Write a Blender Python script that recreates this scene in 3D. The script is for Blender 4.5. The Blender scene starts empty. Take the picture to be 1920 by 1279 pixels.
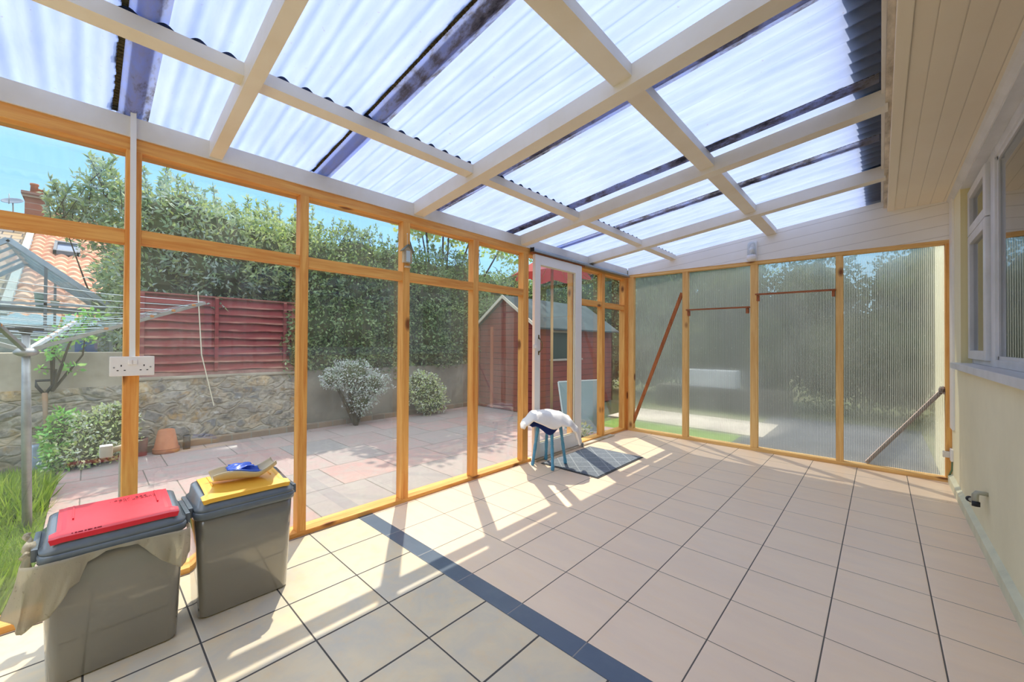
import bpy, bmesh, math, random
import numpy as np
from mathutils import Vector, Matrix
random.seed(7)
RNG = np.random.default_rng(11)
SC = bpy.context.scene
COL = SC.collection

# ------------------------------------------------------------------ helpers: colour and nodes
def lin(c):
    c = c / 255.0
    return c / 12.92 if c <= 0.04045 else ((c + 0.055) / 1.055) ** 2.4
def rgb(r, g, b):
    return (lin(r), lin(g), lin(b), 1.0)

class NT:
    """small node-tree builder"""
    def __init__(s, name):
        s.m = bpy.data.materials.new(name); s.m.use_nodes = True
        s.t = s.m.node_tree; s.t.nodes.clear()
        s.out = s.t.nodes.new('ShaderNodeOutputMaterial')
    def n(s, typ, **kw):
        nd = s.t.nodes.new(typ)
        for k, v in kw.items(): setattr(nd, k, v)
        return nd
    def link(s, a, b): s.t.links.new(a, b)
    def put(s, sock, v):
        if isinstance(v, bpy.types.NodeSocket): s.link(v, sock)
        elif v is not None: sock.default_value = v
    def math(s, op, a, b=None, clamp=False):
        nd = s.n('ShaderNodeMath', operation=op, use_clamp=clamp)
        s.put(nd.inputs[0], a)
        if b is not None: s.put(nd.inputs[1], b)
        return nd.outputs[0]
    def mix(s, f, a, b, blend='MIX'):
        nd = s.n('ShaderNodeMix', data_type='RGBA', blend_type=blend)
        s.put(nd.inputs[0], f); s.put(nd.inputs[6], a); s.put(nd.inputs[7], b)
        return nd.outputs[2]
    def ramp(s, f, stops):
        nd = s.n('ShaderNodeValToRGB')
        el = nd.color_ramp.elements
        while len(el) < len(stops): el.new(0.5)
        for e, (p, c) in zip(el, stops): e.position = p; e.color = c if len(c) == 4 else (*c, 1)
        s.put(nd.inputs[0], f)
        return nd.outputs[0]
    def coord(s, kind='Object', scale=(1, 1, 1), loc=(0, 0, 0), rot=(0, 0, 0), vec=None):
        mp = s.n('ShaderNodeMapping')
        if vec is None: vec = s.n('ShaderNodeTexCoord').outputs[kind]
        s.link(vec, mp.inputs[0])
        mp.inputs['Scale'].default_value = scale; mp.inputs['Location'].default_value = loc
        mp.inputs['Rotation'].default_value = rot
        return mp.outputs[0]
    def noise(s, vec, scale=5, detail=4, rough=.5, dist=0):
        nd = s.n('ShaderNodeTexNoise'); s.put(nd.inputs['Vector'], vec)
        nd.inputs['Scale'].default_value = scale; nd.inputs['Detail'].default_value = detail
        nd.inputs['Roughness'].default_value = rough; nd.inputs['Distortion'].default_value = dist
        return nd.outputs[0]
    def voro(s, vec, scale=5, feature='F1', out=0, rnd=1.0):
        nd = s.n('ShaderNodeTexVoronoi', feature=feature); s.put(nd.inputs['Vector'], vec)
        nd.inputs['Scale'].default_value = scale; nd.inputs['Randomness'].default_value = rnd
        return nd.outputs[out]
    def bump(s, h, strength=.3, dist=.01, normal=None):
        nd = s.n('ShaderNodeBump'); s.put(nd.inputs['Height'], h)
        nd.inputs['Strength'].default_value = strength; nd.inputs['Distance'].default_value = dist
        if normal: s.link(normal, nd.inputs['Normal'])
        return nd.outputs[0]
    def bsdf(s, color, rough=.5, spec=.5, metal=0, normal=None, trans=0, **kw):
        b = s.n('ShaderNodeBsdfPrincipled')
        s.put(b.inputs['Base Color'], color); s.put(b.inputs['Roughness'], rough)
        b.inputs['Specular IOR Level'].default_value = spec; s.put(b.inputs['Metallic'], metal)
        if normal: s.link(normal, b.inputs['Normal'])
        for k, v in kw.items(): s.put(b.inputs[k], v)
        return b.outputs[0]
    def shmix(s, f, a, b):
        nd = s.n('ShaderNodeMixShader'); s.put(nd.inputs[0], f); s.link(a, nd.inputs[1]); s.link(b, nd.inputs[2])
        return nd.outputs[0]
    def done(s, sh):
        s.link(sh, s.out.inputs[0]); return s.m

def plain(name, col, rough=.5, spec=.5, metal=0, var=None, vscale=6, bump=0, bscale=40, stretch=(1, 1, 1)):
    t = NT(name); v = t.coord('Object', stretch)
    c = col
    if var is not None:
        f = t.noise(v, vscale, 5, .6)
        c = t.mix(t.ramp(f, [(.35, (0, 0, 0)), (.68, (1, 1, 1))]), col, var)
    nrm = t.bump(t.noise(v, bscale, 4), bump, .004) if bump else None
    return t.done(t.bsdf(c, rough, spec, metal, nrm))

def wood(name, axis, light, dark, knot=(.22, .075, .02, 1), rough=.55, knots=True):
    """pine: grain running along `axis`, each piece offset by its own random number"""
    t = NT(name)
    oi = t.n('ShaderNodeObjectInfo').outputs['Random']
    tc = t.n('ShaderNodeTexCoord').outputs['Object']
    add = t.n('ShaderNodeVectorMath', operation='ADD'); t.link(tc, add.inputs[0])
    cx = t.n('ShaderNodeCombineXYZ')
    for i in range(3): t.link(t.math('MULTIPLY', oi, 13.0 + 7 * i), cx.inputs[i])
    t.link(cx.outputs[0], add.inputs[1])
    sc = [1, 1, 1]; sc['XYZ'.index(axis)] = .06
    v = t.coord(scale=tuple(sc), vec=add.outputs[0])
    g = t.noise(v, 55, 5, .6, .6)
    g2 = t.noise(v, 14, 3, .5, 1.0)
    f = t.math('ADD', t.math('MULTIPLY', g, .55), t.math('MULTIPLY', g2, .45))
    c = t.ramp(f, [(.36, dark), (.5, tuple((a + b) / 2 for a, b in zip(light, dark))), (.64, light)])
    if knots:
        sk = [5.0, 5.0, 5.0]; sk['XYZ'.index(axis)] = 2.6
        d = t.voro(t.coord(scale=tuple(sk), vec=add.outputs[0]), 1.0, 'F1', 0)
        k = t.ramp(d, [(.08, (1, 1, 1)), (.16, (0, 0, 0))])
        c = t.mix(k, c, knot)
    return t.done(t.bsdf(c, rough, .35, 0, t.bump(g, .15, .002)))

# ------------------------------------------------------------------ helpers: objects
def tag(o, label=None, cat=None, group=None, kind=None):
    if label: o['label'] = label
    if cat: o['category'] = cat
    if group: o['group'] = group
    if kind: o['kind'] = kind
    return o
def wloc(o):
    p = Vector((0, 0, 0))
    while o is not None: p += o.location; o = o.parent
    return p
def empty(name, loc=(0, 0, 0), label=None, cat=None, group=None, kind=None):
    o = bpy.data.objects.new(name, None); o.empty_display_size = .05
    o.location = loc; COL.objects.link(o)
    return tag(o, label, cat, group, kind)
def obj(name, bm, mat, parent=None, smooth=False, at=None):
    """bm holds world coordinates; the origin goes to the parent's place (or to `at`)"""
    me = bpy.data.meshes.new(name)
    off = wloc(parent) if parent is not None else Vector(at or (0, 0, 0))
    bmesh.ops.translate(bm, verts=bm.verts, vec=-off)
    bmesh.ops.recalc_face_normals(bm, faces=bm.faces)
    bm.to_mesh(me); bm.free()
    for m in (mat if isinstance(mat, (list, tuple)) else [mat]): me.materials.append(m)
    if smooth:
        for p in me.polygons: p.use_smooth = True
    o = bpy.data.objects.new(name, me); COL.objects.link(o)
    if parent is not None: o.parent = parent
    elif at: o.location = at
    return o
def B(): return bmesh.new()
def box(bm, x0, x1, y0, y1, z0, z1, bev=0, mi=0):
    r = bmesh.ops.create_cube(bm, size=1)
    vs = r['verts']
    for v in vs:
        v.co = Vector(((x0 + x1) / 2 + v.co.x * (x1 - x0), (y0 + y1) / 2 + v.co.y * (y1 - y0), (z0 + z1) / 2 + v.co.z * (z1 - z0)))
    fs = {f for v in vs for f in v.link_faces}
    for f in fs: f.material_index = mi
    if bev:
        es = list({e for v in vs for e in v.link_edges})
        bmesh.ops.bevel(bm, geom=es, offset=bev, segments=2, affect='EDGES', profile=.7)
    return bm
def prism(bm, pts, vec, mi=0):
    """polygon (3D points) swept along vec"""
    vec = Vector(vec)
    a = [bm.verts.new(Vector(p)) for p in pts]
    b = [bm.verts.new(Vector(p) + vec) for p in pts]
    n = len(pts)
    fs = [bm.faces.new(a), bm.faces.new(b[::-1])]
    for i in range(n): fs.append(bm.faces.new((a[i], b[i], b[(i + 1) % n], a[(i + 1) % n])))
    for f in fs: f.material_index = mi
    return bm
def slab(bm, p, q, w, h, up=(0, 0, 1)):
    """rectangular bar from p to q, width w across, height h along up"""
    p, q = Vector(p), Vector(q); d = (q - p).normalized(); up = Vector(up)
    s = d.cross(up).normalized(); u = s.cross(d).normalized()
    pts = [p + s * w / 2 + u * h / 2, p - s * w / 2 + u * h / 2, p - s * w / 2 - u * h / 2, p + s * w / 2 - u * h / 2]
    return prism(bm, pts, q - p)
def tube(bm, path, rad, seg=10, caps=True):
    P = [Vector(p) for p in path]; n = len(P)
    R = rad if isinstance(rad, (list, tuple)) else [rad] * n
    rings = []; ref = None
    for i in range(n):
        d = (P[min(i + 1, n - 1)] - P[max(i - 1, 0)]).normalized()
        if ref is None:
            ref = Vector((0, 0, 1)) if abs(d.z) < .9 else Vector((1, 0, 0))
        s = d.cross(ref).normalized(); u = s.cross(d).normalized(); ref = u
        rings.append([bm.verts.new(P[i] + (s * math.cos(2 * math.pi * k / seg) + u * math.sin(2 * math.pi * k / seg)) * R[i]) for k in range(seg)])
    for a, b in zip(rings, rings[1:]):
        for k in range(seg): bm.faces.new((a[k], a[(k + 1) % seg], b[(k + 1) % seg], b[k]))
    if caps:
        bm.faces.new(rings[0][::-1]); bm.faces.new(rings[-1])
    return bm
def lathe(bm, prof, base, seg=24, axis=None):
    """prof: list of (radius, height) along axis from base"""
    base = Vector(base); ax = Vector(axis or (0, 0, 1)).normalized()
    return tube(bm, [base + ax * h for r, h in prof], [max(r, 1e-4) for r, h in prof], seg)
def grid(bm, fn, nu, nv, mi=0):
    V = [[bm.verts.new(Vector(fn(i / nu, j / nv))) for j in range(nv + 1)] for i in range(nu + 1)]
    for i in range(nu):
        for j in range(nv):
            f = bm.faces.new((V[i][j], V[i + 1][j], V[i + 1][j + 1], V[i][j + 1])); f.material_index = mi
    return V
def ball(bm, c, r, sub=2, scale=(1, 1, 1)):
    ret = bmesh.ops.create_icosphere(bm, subdivisions=sub, radius=1)
    for v in ret['verts']:
        v.co = Vector((c[0] + v.co.x * r * scale[0], c[1] + v.co.y * r * scale[1], c[2] + v.co.z * r * scale[2]))
    return ret['verts']
def mod_solid(o, th, offset=0):
    m = o.modifiers.new('solid', 'SOLIDIFY'); m.thickness = th; m.offset = offset; return o
def mod_sub(o, lv=1):
    m = o.modifiers.new('sub', 'SUBSURF'); m.levels = lv; m.render_levels = lv; return o
def dup(root, loc, label=None):
    """a copy of a thing with copies of its parts and sub-parts"""
    r = root.copy(); COL.objects.link(r); r.location = loc
    if label: r['label'] = label
    for ch in list(root.children):
        c = ch.copy(); COL.objects.link(c); c.parent = r
        for g in list(ch.children):
            d = g.copy(); COL.objects.link(d); d.parent = c
    return r

# ------------------------------------------------------------------ materials
PL, PD = rgb(242, 188, 106), rgb(214, 138, 64)
M = {}
for ax in 'XYZ': M['pine' + ax] = wood('pine_' + ax, ax, PL, PD)
for ax in 'XYZ': M['ptim' + ax] = wood('pale_timber_' + ax, ax, rgb(242, 202, 132), rgb(220, 166, 94))
M['redwoodX'] = wood('red_brown_batten', 'X', rgb(176, 104, 62), rgb(140, 76, 40), knots=False)
M['redwoodZ'] = wood('red_brown_brace', 'Z', rgb(186, 112, 62), rgb(146, 80, 40), knots=False)
M['white'] = plain('white_gloss_paint', rgb(226, 222, 214), .4, .4, var=rgb(214, 206, 192), vscale=3, bump=.08, bscale=60)
M['rafter'] = plain('white_rafter_paint', rgb(232, 226, 214), .5, .35, var=rgb(222, 212, 194), vscale=2.5, bump=.06, bscale=50)
M['door_white'] = plain('white_door_paint', rgb(236, 234, 230), .3, .45)
M['plastic_white'] = plain('white_plastic', rgb(236, 234, 230), .3, .5)
M['upvc'] = plain('white_window_paint', rgb(222, 222, 222), .35, .45, var=rgb(206, 206, 204), vscale=4)
M['cream'] = plain('cream_masonry_paint', rgb(240, 232, 196), .8, .2, var=rgb(230, 222, 186), vscale=1.6, bump=.35, bscale=14)
M['reveal'] = plain('cream_reveal_paint', rgb(222, 210, 160), .8, .2, bump=.2, bscale=20)
M['black'] = plain('dark_rubber', rgb(34, 34, 36), .6)
M['dark_metal'] = plain('dark_aged_brass', rgb(120, 104, 70), .35, .5, .9)
M['alu'] = plain('aluminium', rgb(176, 180, 184), .4, .5, .85, var=rgb(150, 154, 158), vscale=9)
M['galv'] = plain('galvanised_steel', rgb(170, 172, 172), .45, .5, .5, var=rgb(140, 142, 142), vscale=12)
M['track'] = plain('galvanised_track', rgb(150, 158, 158), .4, .5, .7)
M['crest'] = plain('dark_crest_filler', rgb(48, 58, 84), .9, .2, var=rgb(28, 32, 42), vscale=24)
M['lead'] = plain('lead_flashing', rgb(70, 76, 86), .7, .3, var=rgb(52, 56, 66), vscale=6)

def groove_boards(name, base, var, axis, pitch, w=.006, off=0.0, slope=0.0):
    """painted match-boarding: fine v-grooves every `pitch` along an axis (slope shears them with x)"""
    t = NT(name); tc = t.n('ShaderNodeTexCoord').outputs['Object']
    sp = t.n('ShaderNodeSeparateXYZ'); t.link(tc, sp.inputs[0])
    a = sp.outputs['XYZ'.index(axis)]
    if slope: a = t.math('SUBTRACT', a, t.math('MULTIPLY', sp.outputs[0], slope))
    a = t.math('ADD', a, off + 50 * pitch)
    fr = t.math('FRACT', t.math('DIVIDE', a, pitch))
    edge = t.math('MULTIPLY', t.math('MINIMUM', fr, t.math('SUBTRACT', 1.0, fr)), pitch)
    g = t.math('LESS_THAN', edge, w / 2)
    f = t.noise(t.coord(), 2.2, 4)
    c = t.mix(t.ramp(f, [(.35, (0, 0, 0)), (.7, (1, 1, 1))]), base, var)
    c = t.mix(t.math('MULTIPLY', g, .32), c, rgb(120, 104, 84))
    h = t.math('MULTIPLY', t.math('MINIMUM', edge, w), 1 / w)
    return t.done(t.bsdf(c, .5, .35, 0, t.bump(h, .35, .002)))
M['soffit'] = groove_boards('soffit_boarding', rgb(240, 228, 204), rgb(236, 222, 196), 'X', .0785, .004, -.0805)
M['clad'] = groove_boards('wall_boarding', rgb(240, 236, 228), rgb(234, 228, 216), 'Z', .094, .005, .015, .105)

def tile_mat(name, x0, mx, y0, my, gx, gy, c1, c2, c3, grout, stretch):
    t = NT(name); tc = t.n('ShaderNodeTexCoord').outputs['Object']
    sp = t.n('ShaderNodeSeparateXYZ'); t.link(tc, sp.inputs[0])
    u = t.math('DIVIDE', t.math('SUBTRACT', sp.outputs[0], x0 - 60 * mx), mx)
    v = t.math('DIVIDE', t.math('SUBTRACT', sp.outputs[1], y0 - 60 * my), my)
    fu, fv = t.math('FRACT', u), t.math('FRACT', v)
    eu = t.math('MULTIPLY', t.math('MINIMUM', fu, t.math('SUBTRACT', 1.0, fu)), mx)
    ev = t.math('MULTIPLY', t.math('MINIMUM', fv, t.math('SUBTRACT', 1.0, fv)), my)
    g = t.math('MAXIMUM', t.math('LESS_THAN', eu, gx / 2), t.math('LESS_THAN', ev, gy / 2))
    cell = t.n('ShaderNodeCombineXYZ'); t.link(t.math('FLOOR', u), cell.inputs[0]); t.link(t.math('FLOOR', v), cell.inputs[1])
    wn = t.n('ShaderNodeTexWhiteNoise', noise_dimensions='3D'); t.link(cell.outputs[0], wn.inputs['Vector'])
    off = t.n('ShaderNodeVectorMath', operation='MULTIPLY_ADD'); t.link(wn.outputs['Color'], off.inputs[0])
    off.inputs[1].default_value = (9, 9, 9); t.link(tc, off.inputs[2])
    n1 = t.noise(t.coord(scale=stretch, vec=off.outputs[0]), 4.5, 6, .62, .4)
    n2 = t.noise(t.coord(scale=stretch, vec=off.outputs[0]), 16, 5, .6)
    c = t.mix(t.ramp(n1, [(.38, (0, 0, 0)), (.62, (1, 1, 1))]), c1, c2)
    c = t.mix(t.ramp(n2, [(.5, (0, 0, 0)), (.75, (.55, .55, .55))]), c, c3)
    c = t.mix(t.math('MULTIPLY', wn.outputs['Value'], .12), c, c3)
    c = t.mix(g, c, grout)
    e = t.math('MINIMUM', eu, ev)
    h = t.math('MULTIPLY', t.math('MINIMUM', e, .006), 160.0)
    ro = t.math('ADD', t.math('MULTIPLY', g, .45), .34)
    return t.done(t.bsdf(c, ro, .4, 0, t.bump(h, .5, .002)))
M['tile_far'] = tile_mat('pink_beige_tiles', -.832, .3335, 1.327, .3343, .005, .0035, rgb(242, 215, 186), rgb(236, 210, 184), rgb(242, 210, 172), rgb(98, 90, 84), (.5, 1.6, 1))
M['tile_near'] = tile_mat('mottled_beige_tiles', -1.599, .3050, .3075, .3075, .008, .006, rgb(222, 204, 172), rgb(202, 193, 176), rgb(226, 195, 148), rgb(80, 76, 72), (1, 1, 1))
M['tile_strip'] = tile_mat('slate_blue_tiles', -.832, .3335, 1.228, 5.0, .004, .0001, rgb(88, 101, 118), rgb(82, 96, 114), rgb(98, 110, 124), rgb(150, 146, 140), (1, 1, 1))

def schlick(t, r0):
    lw = t.n('ShaderNodeLayerWeight'); lw.inputs[0].default_value = .5
    return t.math('ADD', t.math('MULTIPLY', t.math('POWER', lw.outputs['Facing'], 5.0), .9 - r0), r0)
def glass(name, tint, dust, streak=True, gloss=.0):
    t = NT(name)
    tr = t.n('ShaderNodeBsdfTransparent'); tr.inputs[0].default_value = (*tint, 1)
    gl = t.n('ShaderNodeBsdfGlossy'); gl.inputs['Roughness'].default_value = .01; gl.inputs[0].default_value = (.95, .97, 1, 1)
    s = t.shmix(t.math('ADD', schlick(t, .05), gloss), tr.outputs[0], gl.outputs[0])
    if dust:
        v1 = t.coord(scale=(8, 8, .5))
        a = t.noise(v1, 9, 4, .6)
        b = t.noise(t.coord(), 3, 5, .6)
        sp = t.noise(t.coord(), 150, 2, .5)
        f = t.math('MULTIPLY', t.ramp(a, [(.40, (.35, .35, .35)), (.75, (1, 1, 1))]), t.ramp(b, [(.35, (.3, .3, .3)), (.7, (1, 1, 1))]))
        f = t.math('MAXIMUM', f, t.ramp(sp, [(.72, (0, 0, 0)), (.76, (1, 1, 1))]))
        f = t.math('MULTIPLY', f, dust)
        d = t.n('ShaderNodeBsdfDiffuse'); d.inputs[0].default_value = rgb(210, 214, 214)
        tl = t.n('ShaderNodeBsdfTranslucent'); tl.inputs[0].default_value = rgb(214, 220, 224)
        s = t.shmix(f, s, t.shmix(.6, d.outputs[0], tl.outputs[0]))
    return t.done(s)
M['glass'] = glass('dusty_window_glass', (.92, .94, .945), .065)
M['glass_clean'] = glass('clear_glass', (.92, .94, .94), .03)
M['glass_house'] = glass('greenhouse_glass', (.88, .92, .92), .13)
M['glass_window'] = glass('house_window_glass', (.55, .56, .54), .03, gloss=.12)

# corrugated translucent roofing
def sheet_mat():
    t = NT('corrugated_translucent_sheet')
    n = t.noise(t.coord(scale=(.6, 3, 1)), 4, 5, .6)
    c = t.mix(t.ramp(n, [(.3, (0, 0, 0)), (.75, (1, 1, 1))]), (.265, .315, .465, 1), (.19, .24, .42, 1))
    sp = t.ramp(t.noise(t.coord(), 60, 2, .5), [(.71, (0, 0, 0)), (.76, (1, 1, 1))])
    c = t.mix(t.math('MULTIPLY', sp, .5), c, rgb(120, 110, 100))
    tl = t.n('ShaderNodeBsdfTranslucent'); t.link(c, tl.inputs[0])
    df = t.n('ShaderNodeBsdfDiffuse'); t.link(c, df.inputs[0])
    gl = t.n('ShaderNodeBsdfGlossy'); gl.inputs['Roughness'].default_value = .3
    s = t.shmix(.22, tl.outputs[0], df.outputs[0])
    return t.done(t.shmix(.05, s, gl.outputs[0]))
M['sheet'] = sheet_mat()
def clear_sheet_added():  # clear roofing added behind the camera to let more sun in
    t = NT('added_clear_corrugated_sheet')
    tr = t.n('ShaderNodeBsdfTransparent'); tr.inputs[0].default_value = (.9, .93, .95, 1)
    tl = t.n('ShaderNodeBsdfTranslucent'); tl.inputs[0].default_value = (.7, .74, .8, 1)
    return t.done(t.shmix(.35, tr.outputs[0], tl.outputs[0]))
M['sheet_clear_added'] = clear_sheet_added()
def lap_mat():
    t = NT('dirty_sheet_lap')
    n = t.noise(t.coord(scale=(1, 2.5, 1)), 9, 6, .7)
    n2 = t.noise(t.coord(scale=(.5, 1, 1)), 2.2, 3, .5)
    f = t.math('MULTIPLY', n, t.math('MULTIPLY', n2, 2.0))
    c = t.ramp(f, [(.30, rgb(196, 204, 236)), (.46, rgb(200, 200, 212)), (.60, rgb(150, 138, 126)), (.78, rgb(84, 76, 66))])
    tl = t.n('ShaderNodeBsdfTranslucent'); t.link(c, tl.inputs[0])
    df = t.n('ShaderNodeBsdfDiffuse'); t.link(c, df.inputs[0])
    return t.done(t.shmix(.25, tl.outputs[0], df.outputs[0]))
M['lap'] = lap_mat()
M['moss'] = plain('dry_moss', rgb(84, 78, 54), .95, .1, var=rgb(48, 42, 30), vscale=60, bump=.5, bscale=90)

def poly_mat():
    """twin-wall sheet: ribs every 11 mm, light scattered sideways, dust specks"""
    t = NT('ribbed_polycarbonate')
    tc = t.n('ShaderNodeTexCoord').outputs['Object']
    sp = t.n('ShaderNodeSeparateXYZ'); t.link(tc, sp.inputs[0])
    ph = t.math('MULTIPLY', sp.outputs[0], 2 * math.pi / .0125)
    w = t.math('ADD', t.math('MULTIPLY', t.math('SINE', ph), .5), .5)
    rib = t.ramp(w, [(.62, (0, 0, 0)), (.9, (1, 1, 1))])
    b = t.bump(w, .8, .004)
    rf = t.n('ShaderNodeBsdfRefraction'); rf.inputs['IOR'].default_value = 1.12; rf.inputs['Roughness'].default_value = .30
    rf.inputs[0].default_value = (.80, .83, .86, 1); t.link(b, rf.inputs['Normal'])
    tr = t.n('ShaderNodeBsdfTransparent'); tr.inputs[0].default_value = (.86, .88, .89, 1)
    s = t.shmix(.30, tr.outputs[0], rf.outputs[0])
    gl = t.n('ShaderNodeBsdfGlossy'); gl.inputs['Roughness'].default_value = .12; t.link(b, gl.inputs['Normal'])
    s = t.shmix(schlick(t, .02), s, gl.outputs[0])
    tl = t.n('ShaderNodeBsdfTranslucent'); tl.inputs[0].default_value = rgb(216, 218, 214)
    spk = t.ramp(t.noise(t.coord(), 70, 3, .6), [(.66, (0, 0, 0)), (.74, (1, 1, 1))])
    haze = t.ramp(t.noise(t.coord(scale=(1, 1, .6)), 2.5, 5, .6), [(.35, (.01, .01, .01)), (.75, (.07, .07, .07))])
    f = t.math('MAXIMUM', t.math('MULTIPLY', rib, .30), t.math('MAXIMUM', haze, t.math('MULTIPLY', spk, .45)))
    return t.done(t.shmix(f, s, tl.outputs[0]))
M['poly'] = poly_mat()

# ------------------------------------------------------------------ setting: floor
ROOM_Y0 = -4.6
fl = empty('floor', (0, 0, 0), kind='structure')
b = B(); box(b, -2.62, .60, ROOM_Y0, 1.2295, -.06, 0); obj('floor_tiles', b, M['tile_near'], fl)
b = B(); box(b, -2.62, .60, 1.2295, 1.327, -.06, 0); obj('tile_strip', b, M['tile_strip'], fl)
b = B(); box(b, -2.62, .60, 1.327, 5.08, -.06, 0); obj('floor_tiles', b, M['tile_far'], fl)

# ------------------------------------------------------------------ left glazed wall
XL = -2.525; XO = -2.595
wl = empty('wall_left', (XL, 0, 0), kind='structure')
b = B(); box(b, -2.64, XL, ROOM_Y0, 3.0, -.02, .028, .002); obj('sill', b, M['pineY'], wl)
b = B(); box(b, -2.64, XL, 3.74, 5.0, -.02, .028, .002); obj('sill', b, M['pineY'], wl)
b = B(); box(b, -2.64, XL - .005, ROOM_Y0, 5.06, 2.035, 2.094, .002); obj('top_plate', b, M['pineY'], wl)
b = B(); box(b, -2.60, XL + .004, ROOM_Y0, 5.0, 2.094, 2.188, .003); obj('wall_beam', b, M['white'], wl)
posts = [(-.60, -.55), (.112, .166), (.856, .905), (1.55, 1.607), (2.226, 2.287), (2.868, 2.945), (3.70, 3.77), (4.345, 4.412)]
for y0, y1 in posts:
    b = B(); box(b, XO, XL, y0, y1, .028, 2.035, .003); obj('post', b, M['pineZ'], wl)
b = B(); box(b, XO - .01, XL, 4.93, 5.0, .028, 2.05, .003); obj('post', b, M['pineZ'], wl)
b = B(); box(b, -2.63, -2.498, 4.998, 5.07, -.02, 2.06, .003); obj('post', b, M['pineZ'], wl)
bays = [(ROOM_Y0, -.60, 1.6), (-.55, .112, 1.603), (.166, .856, 1.61), (.905, 1.55, 1.607), (1.607, 2.226, 1.61), (2.287, 2.868, 1.622), (3.77, 4.345, 1.62), (4.412, 4.93, 1.62)]
for y0, y1, zr in bays:
    b = B(); box(b, XO + .004, XL - .004, y0, y1, zr, zr + .064, .002); obj('rail', b, M['pineY'], wl)
    for z0, z1 in ((.028, zr), (zr + .064, 2.035)):
        b = B(); box(b, XO + .004, XO + .008, y0 - .004, y1 + .004, z0 - .004, z1 + .004); obj('glass_pane', b, M['glass'], wl)

# ------------------------------------------------------------------ back wall
YB = 4.99
wb = empty('wall_back', (0, YB, 0), kind='structure')
b = B(); box(b, -2.50, .43, YB - .005, YB + .085, -.02, .034, .002); obj('sill', b, M['ptimX'], wb)
prisms = [(-2.50, -2.425), (-1.787, -1.722), (-1.055, -.985), (-.322, -.266)]
for x0, x1 in prisms:
    b = B(); box(b, x0, x1, YB, YB + .06, .034, 2.06, .003); obj('post', b, M['ptimZ'], wb)
b = B(); box(b, .405, .448, YB, YB + .09, .0, 2.06, .003); obj('post', b, M['pineZ'], wb)
b = B(); prism(b, [(-2.5, YB - .004, 2.060), (.448, YB - .004, 2.030), (.448, YB - .004, 2.062), (-2.5, YB - .004, 2.094)], (0, .085, 0)); obj('top_plate', b, M['ptimX'], wb)
xs = [-2.425, -1.787, -1.722, -1.055, -.985, -.322, -.266, .405]
for i in range(0, 8, 2):
    b = B(); box(b, xs[i] - .02, xs[i + 1] + .02, YB + .063, YB + .073, .01, 2.06); obj('polycarbonate_sheet', b, M['poly'], wb)
# boarding above, its upper edge following the roof
SL = .118
def zroof(x): return 2.107 + SL * (x - XL)          # underside of the rafters
b = B(); prism(b, [(-2.50, YB - .012, 2.094), (.448, YB - .012, 2.062), (.448, YB - .012, 2.50), (.02, YB - .012, zroof(.02) + .078), (-2.50, YB - .012, zroof(-2.5) + .078)], (0, .05, 0))
obj('boarding', b, M['clad'], wb)
for x0, x1, zz, dz in ((-1.735, -1.06, 1.574, -.004), (-1.003, -.318, 1.704, -.008)):
    r = empty('shelf_rail', (x0, YB, zz)); r.parent = wb; r.location = Vector((x0, YB, zz)) - wb.location
    b = B(); prism(b, [(x0, YB - .03, zz), (x1, YB - .03, zz + dz), (x1, YB - .03, zz + dz + .014), (x0, YB - .03, zz + .014)], (0, .06, 0)); obj('batten', b, M['redwoodX'], r)
    for xx in (x0 + .012, x1 - .034):
        b = B(); box(b, xx, xx + .024, YB - .014, YB + .03, zz - .065, zz - .006, .002); obj('bracket', b, M['redwoodX'], r)
b = B(); slab(b, (-2.452, YB + .03, .075), (-1.80, YB + .03, 1.80), .036, .03, (0, 1, 0)); obj('diagonal_brace', b, M['redwoodZ'], wb)
b = B(); slab(b, (-.10, YB + .095, .04), (.40, YB + .095, .78), .03, .03, (0, 1, 0)); obj('diagonal_brace', b, plain('weathered_pink_brace', rgb(226, 190, 172), .8), wb)

# ------------------------------------------------------------------ roof
ce = empty('ceiling', (0, 0, 0), kind='structure')
ZT = .095
for y0, y1 in ((-3.2, -3.14), (-1.98, -1.92), (-.78, -.72), (.418, .472), (1.635, 1.722), (2.825, 2.91), (4.025, 4.112)):
    b = B(); prism(b, [(XL - .05, y0, zroof(XL - .05)), (.03, y0, zroof(.03)), (.03, y0, zroof(.03) + ZT - .004), (XL - .05, y0, zroof(XL - .05) + ZT - .004)], (0, y1 - y0, 0))
    obj('rafter', b, M['rafter'], ce)
rb = [ROOM_Y0, -.78, -.72, .418, .472, 1.635, 1.722, 2.825, 2.91, 4.025, 4.112, 4.98]
for xa, xb in ((-1.932, -1.864), (-.897, -.806)):
    for i in range(0, 12, 2):
        y0, y1 = rb[i], rb[i + 1]
        b = B(); prism(b, [(xa, y0, zroof(xa) + .035), (xb, y0, zroof(xb) + .035), (xb, y0, zroof(xb) + .088), (xa, y0, zroof(xa) + .088)], (0, y1 - y0, 0))
        obj('purlin', b, M['rafter'], ce)
PIT = .0965; AMP = .0130
def wave(y): return AMP * (1 - math.cos(2 * math.pi * (y - .035) / PIT))
laps = [ROOM_Y0, -.72, .135, 1.0, 1.875, 2.725, 3.52, 4.19, 5.14]
def corr(bm, x0, x1, y0, y1, dz, nx=1):
    ny = max(4, int((y1 - y0) / (PIT / 12)))
    return grid(bm, lambda u, v: (x0 + (x1 - x0) * u, y0 + (y1 - y0) * v, zroof(x0 + (x1 - x0) * u) + ZT + dz + wave(y0 + (y1 - y0) * v)), nx, ny)
for i in range(len(laps) - 1):
    b = B(); corr(b, -2.735, .02, laps[i] - .03, laps[i + 1] + .03, .0015 * (i % 2))
    obj('corrugated_sheet', b, M['sheet'] if i else M['sheet_clear_added'], ce, True)  # first sheet, out of view, is clear to brighten the room
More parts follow.
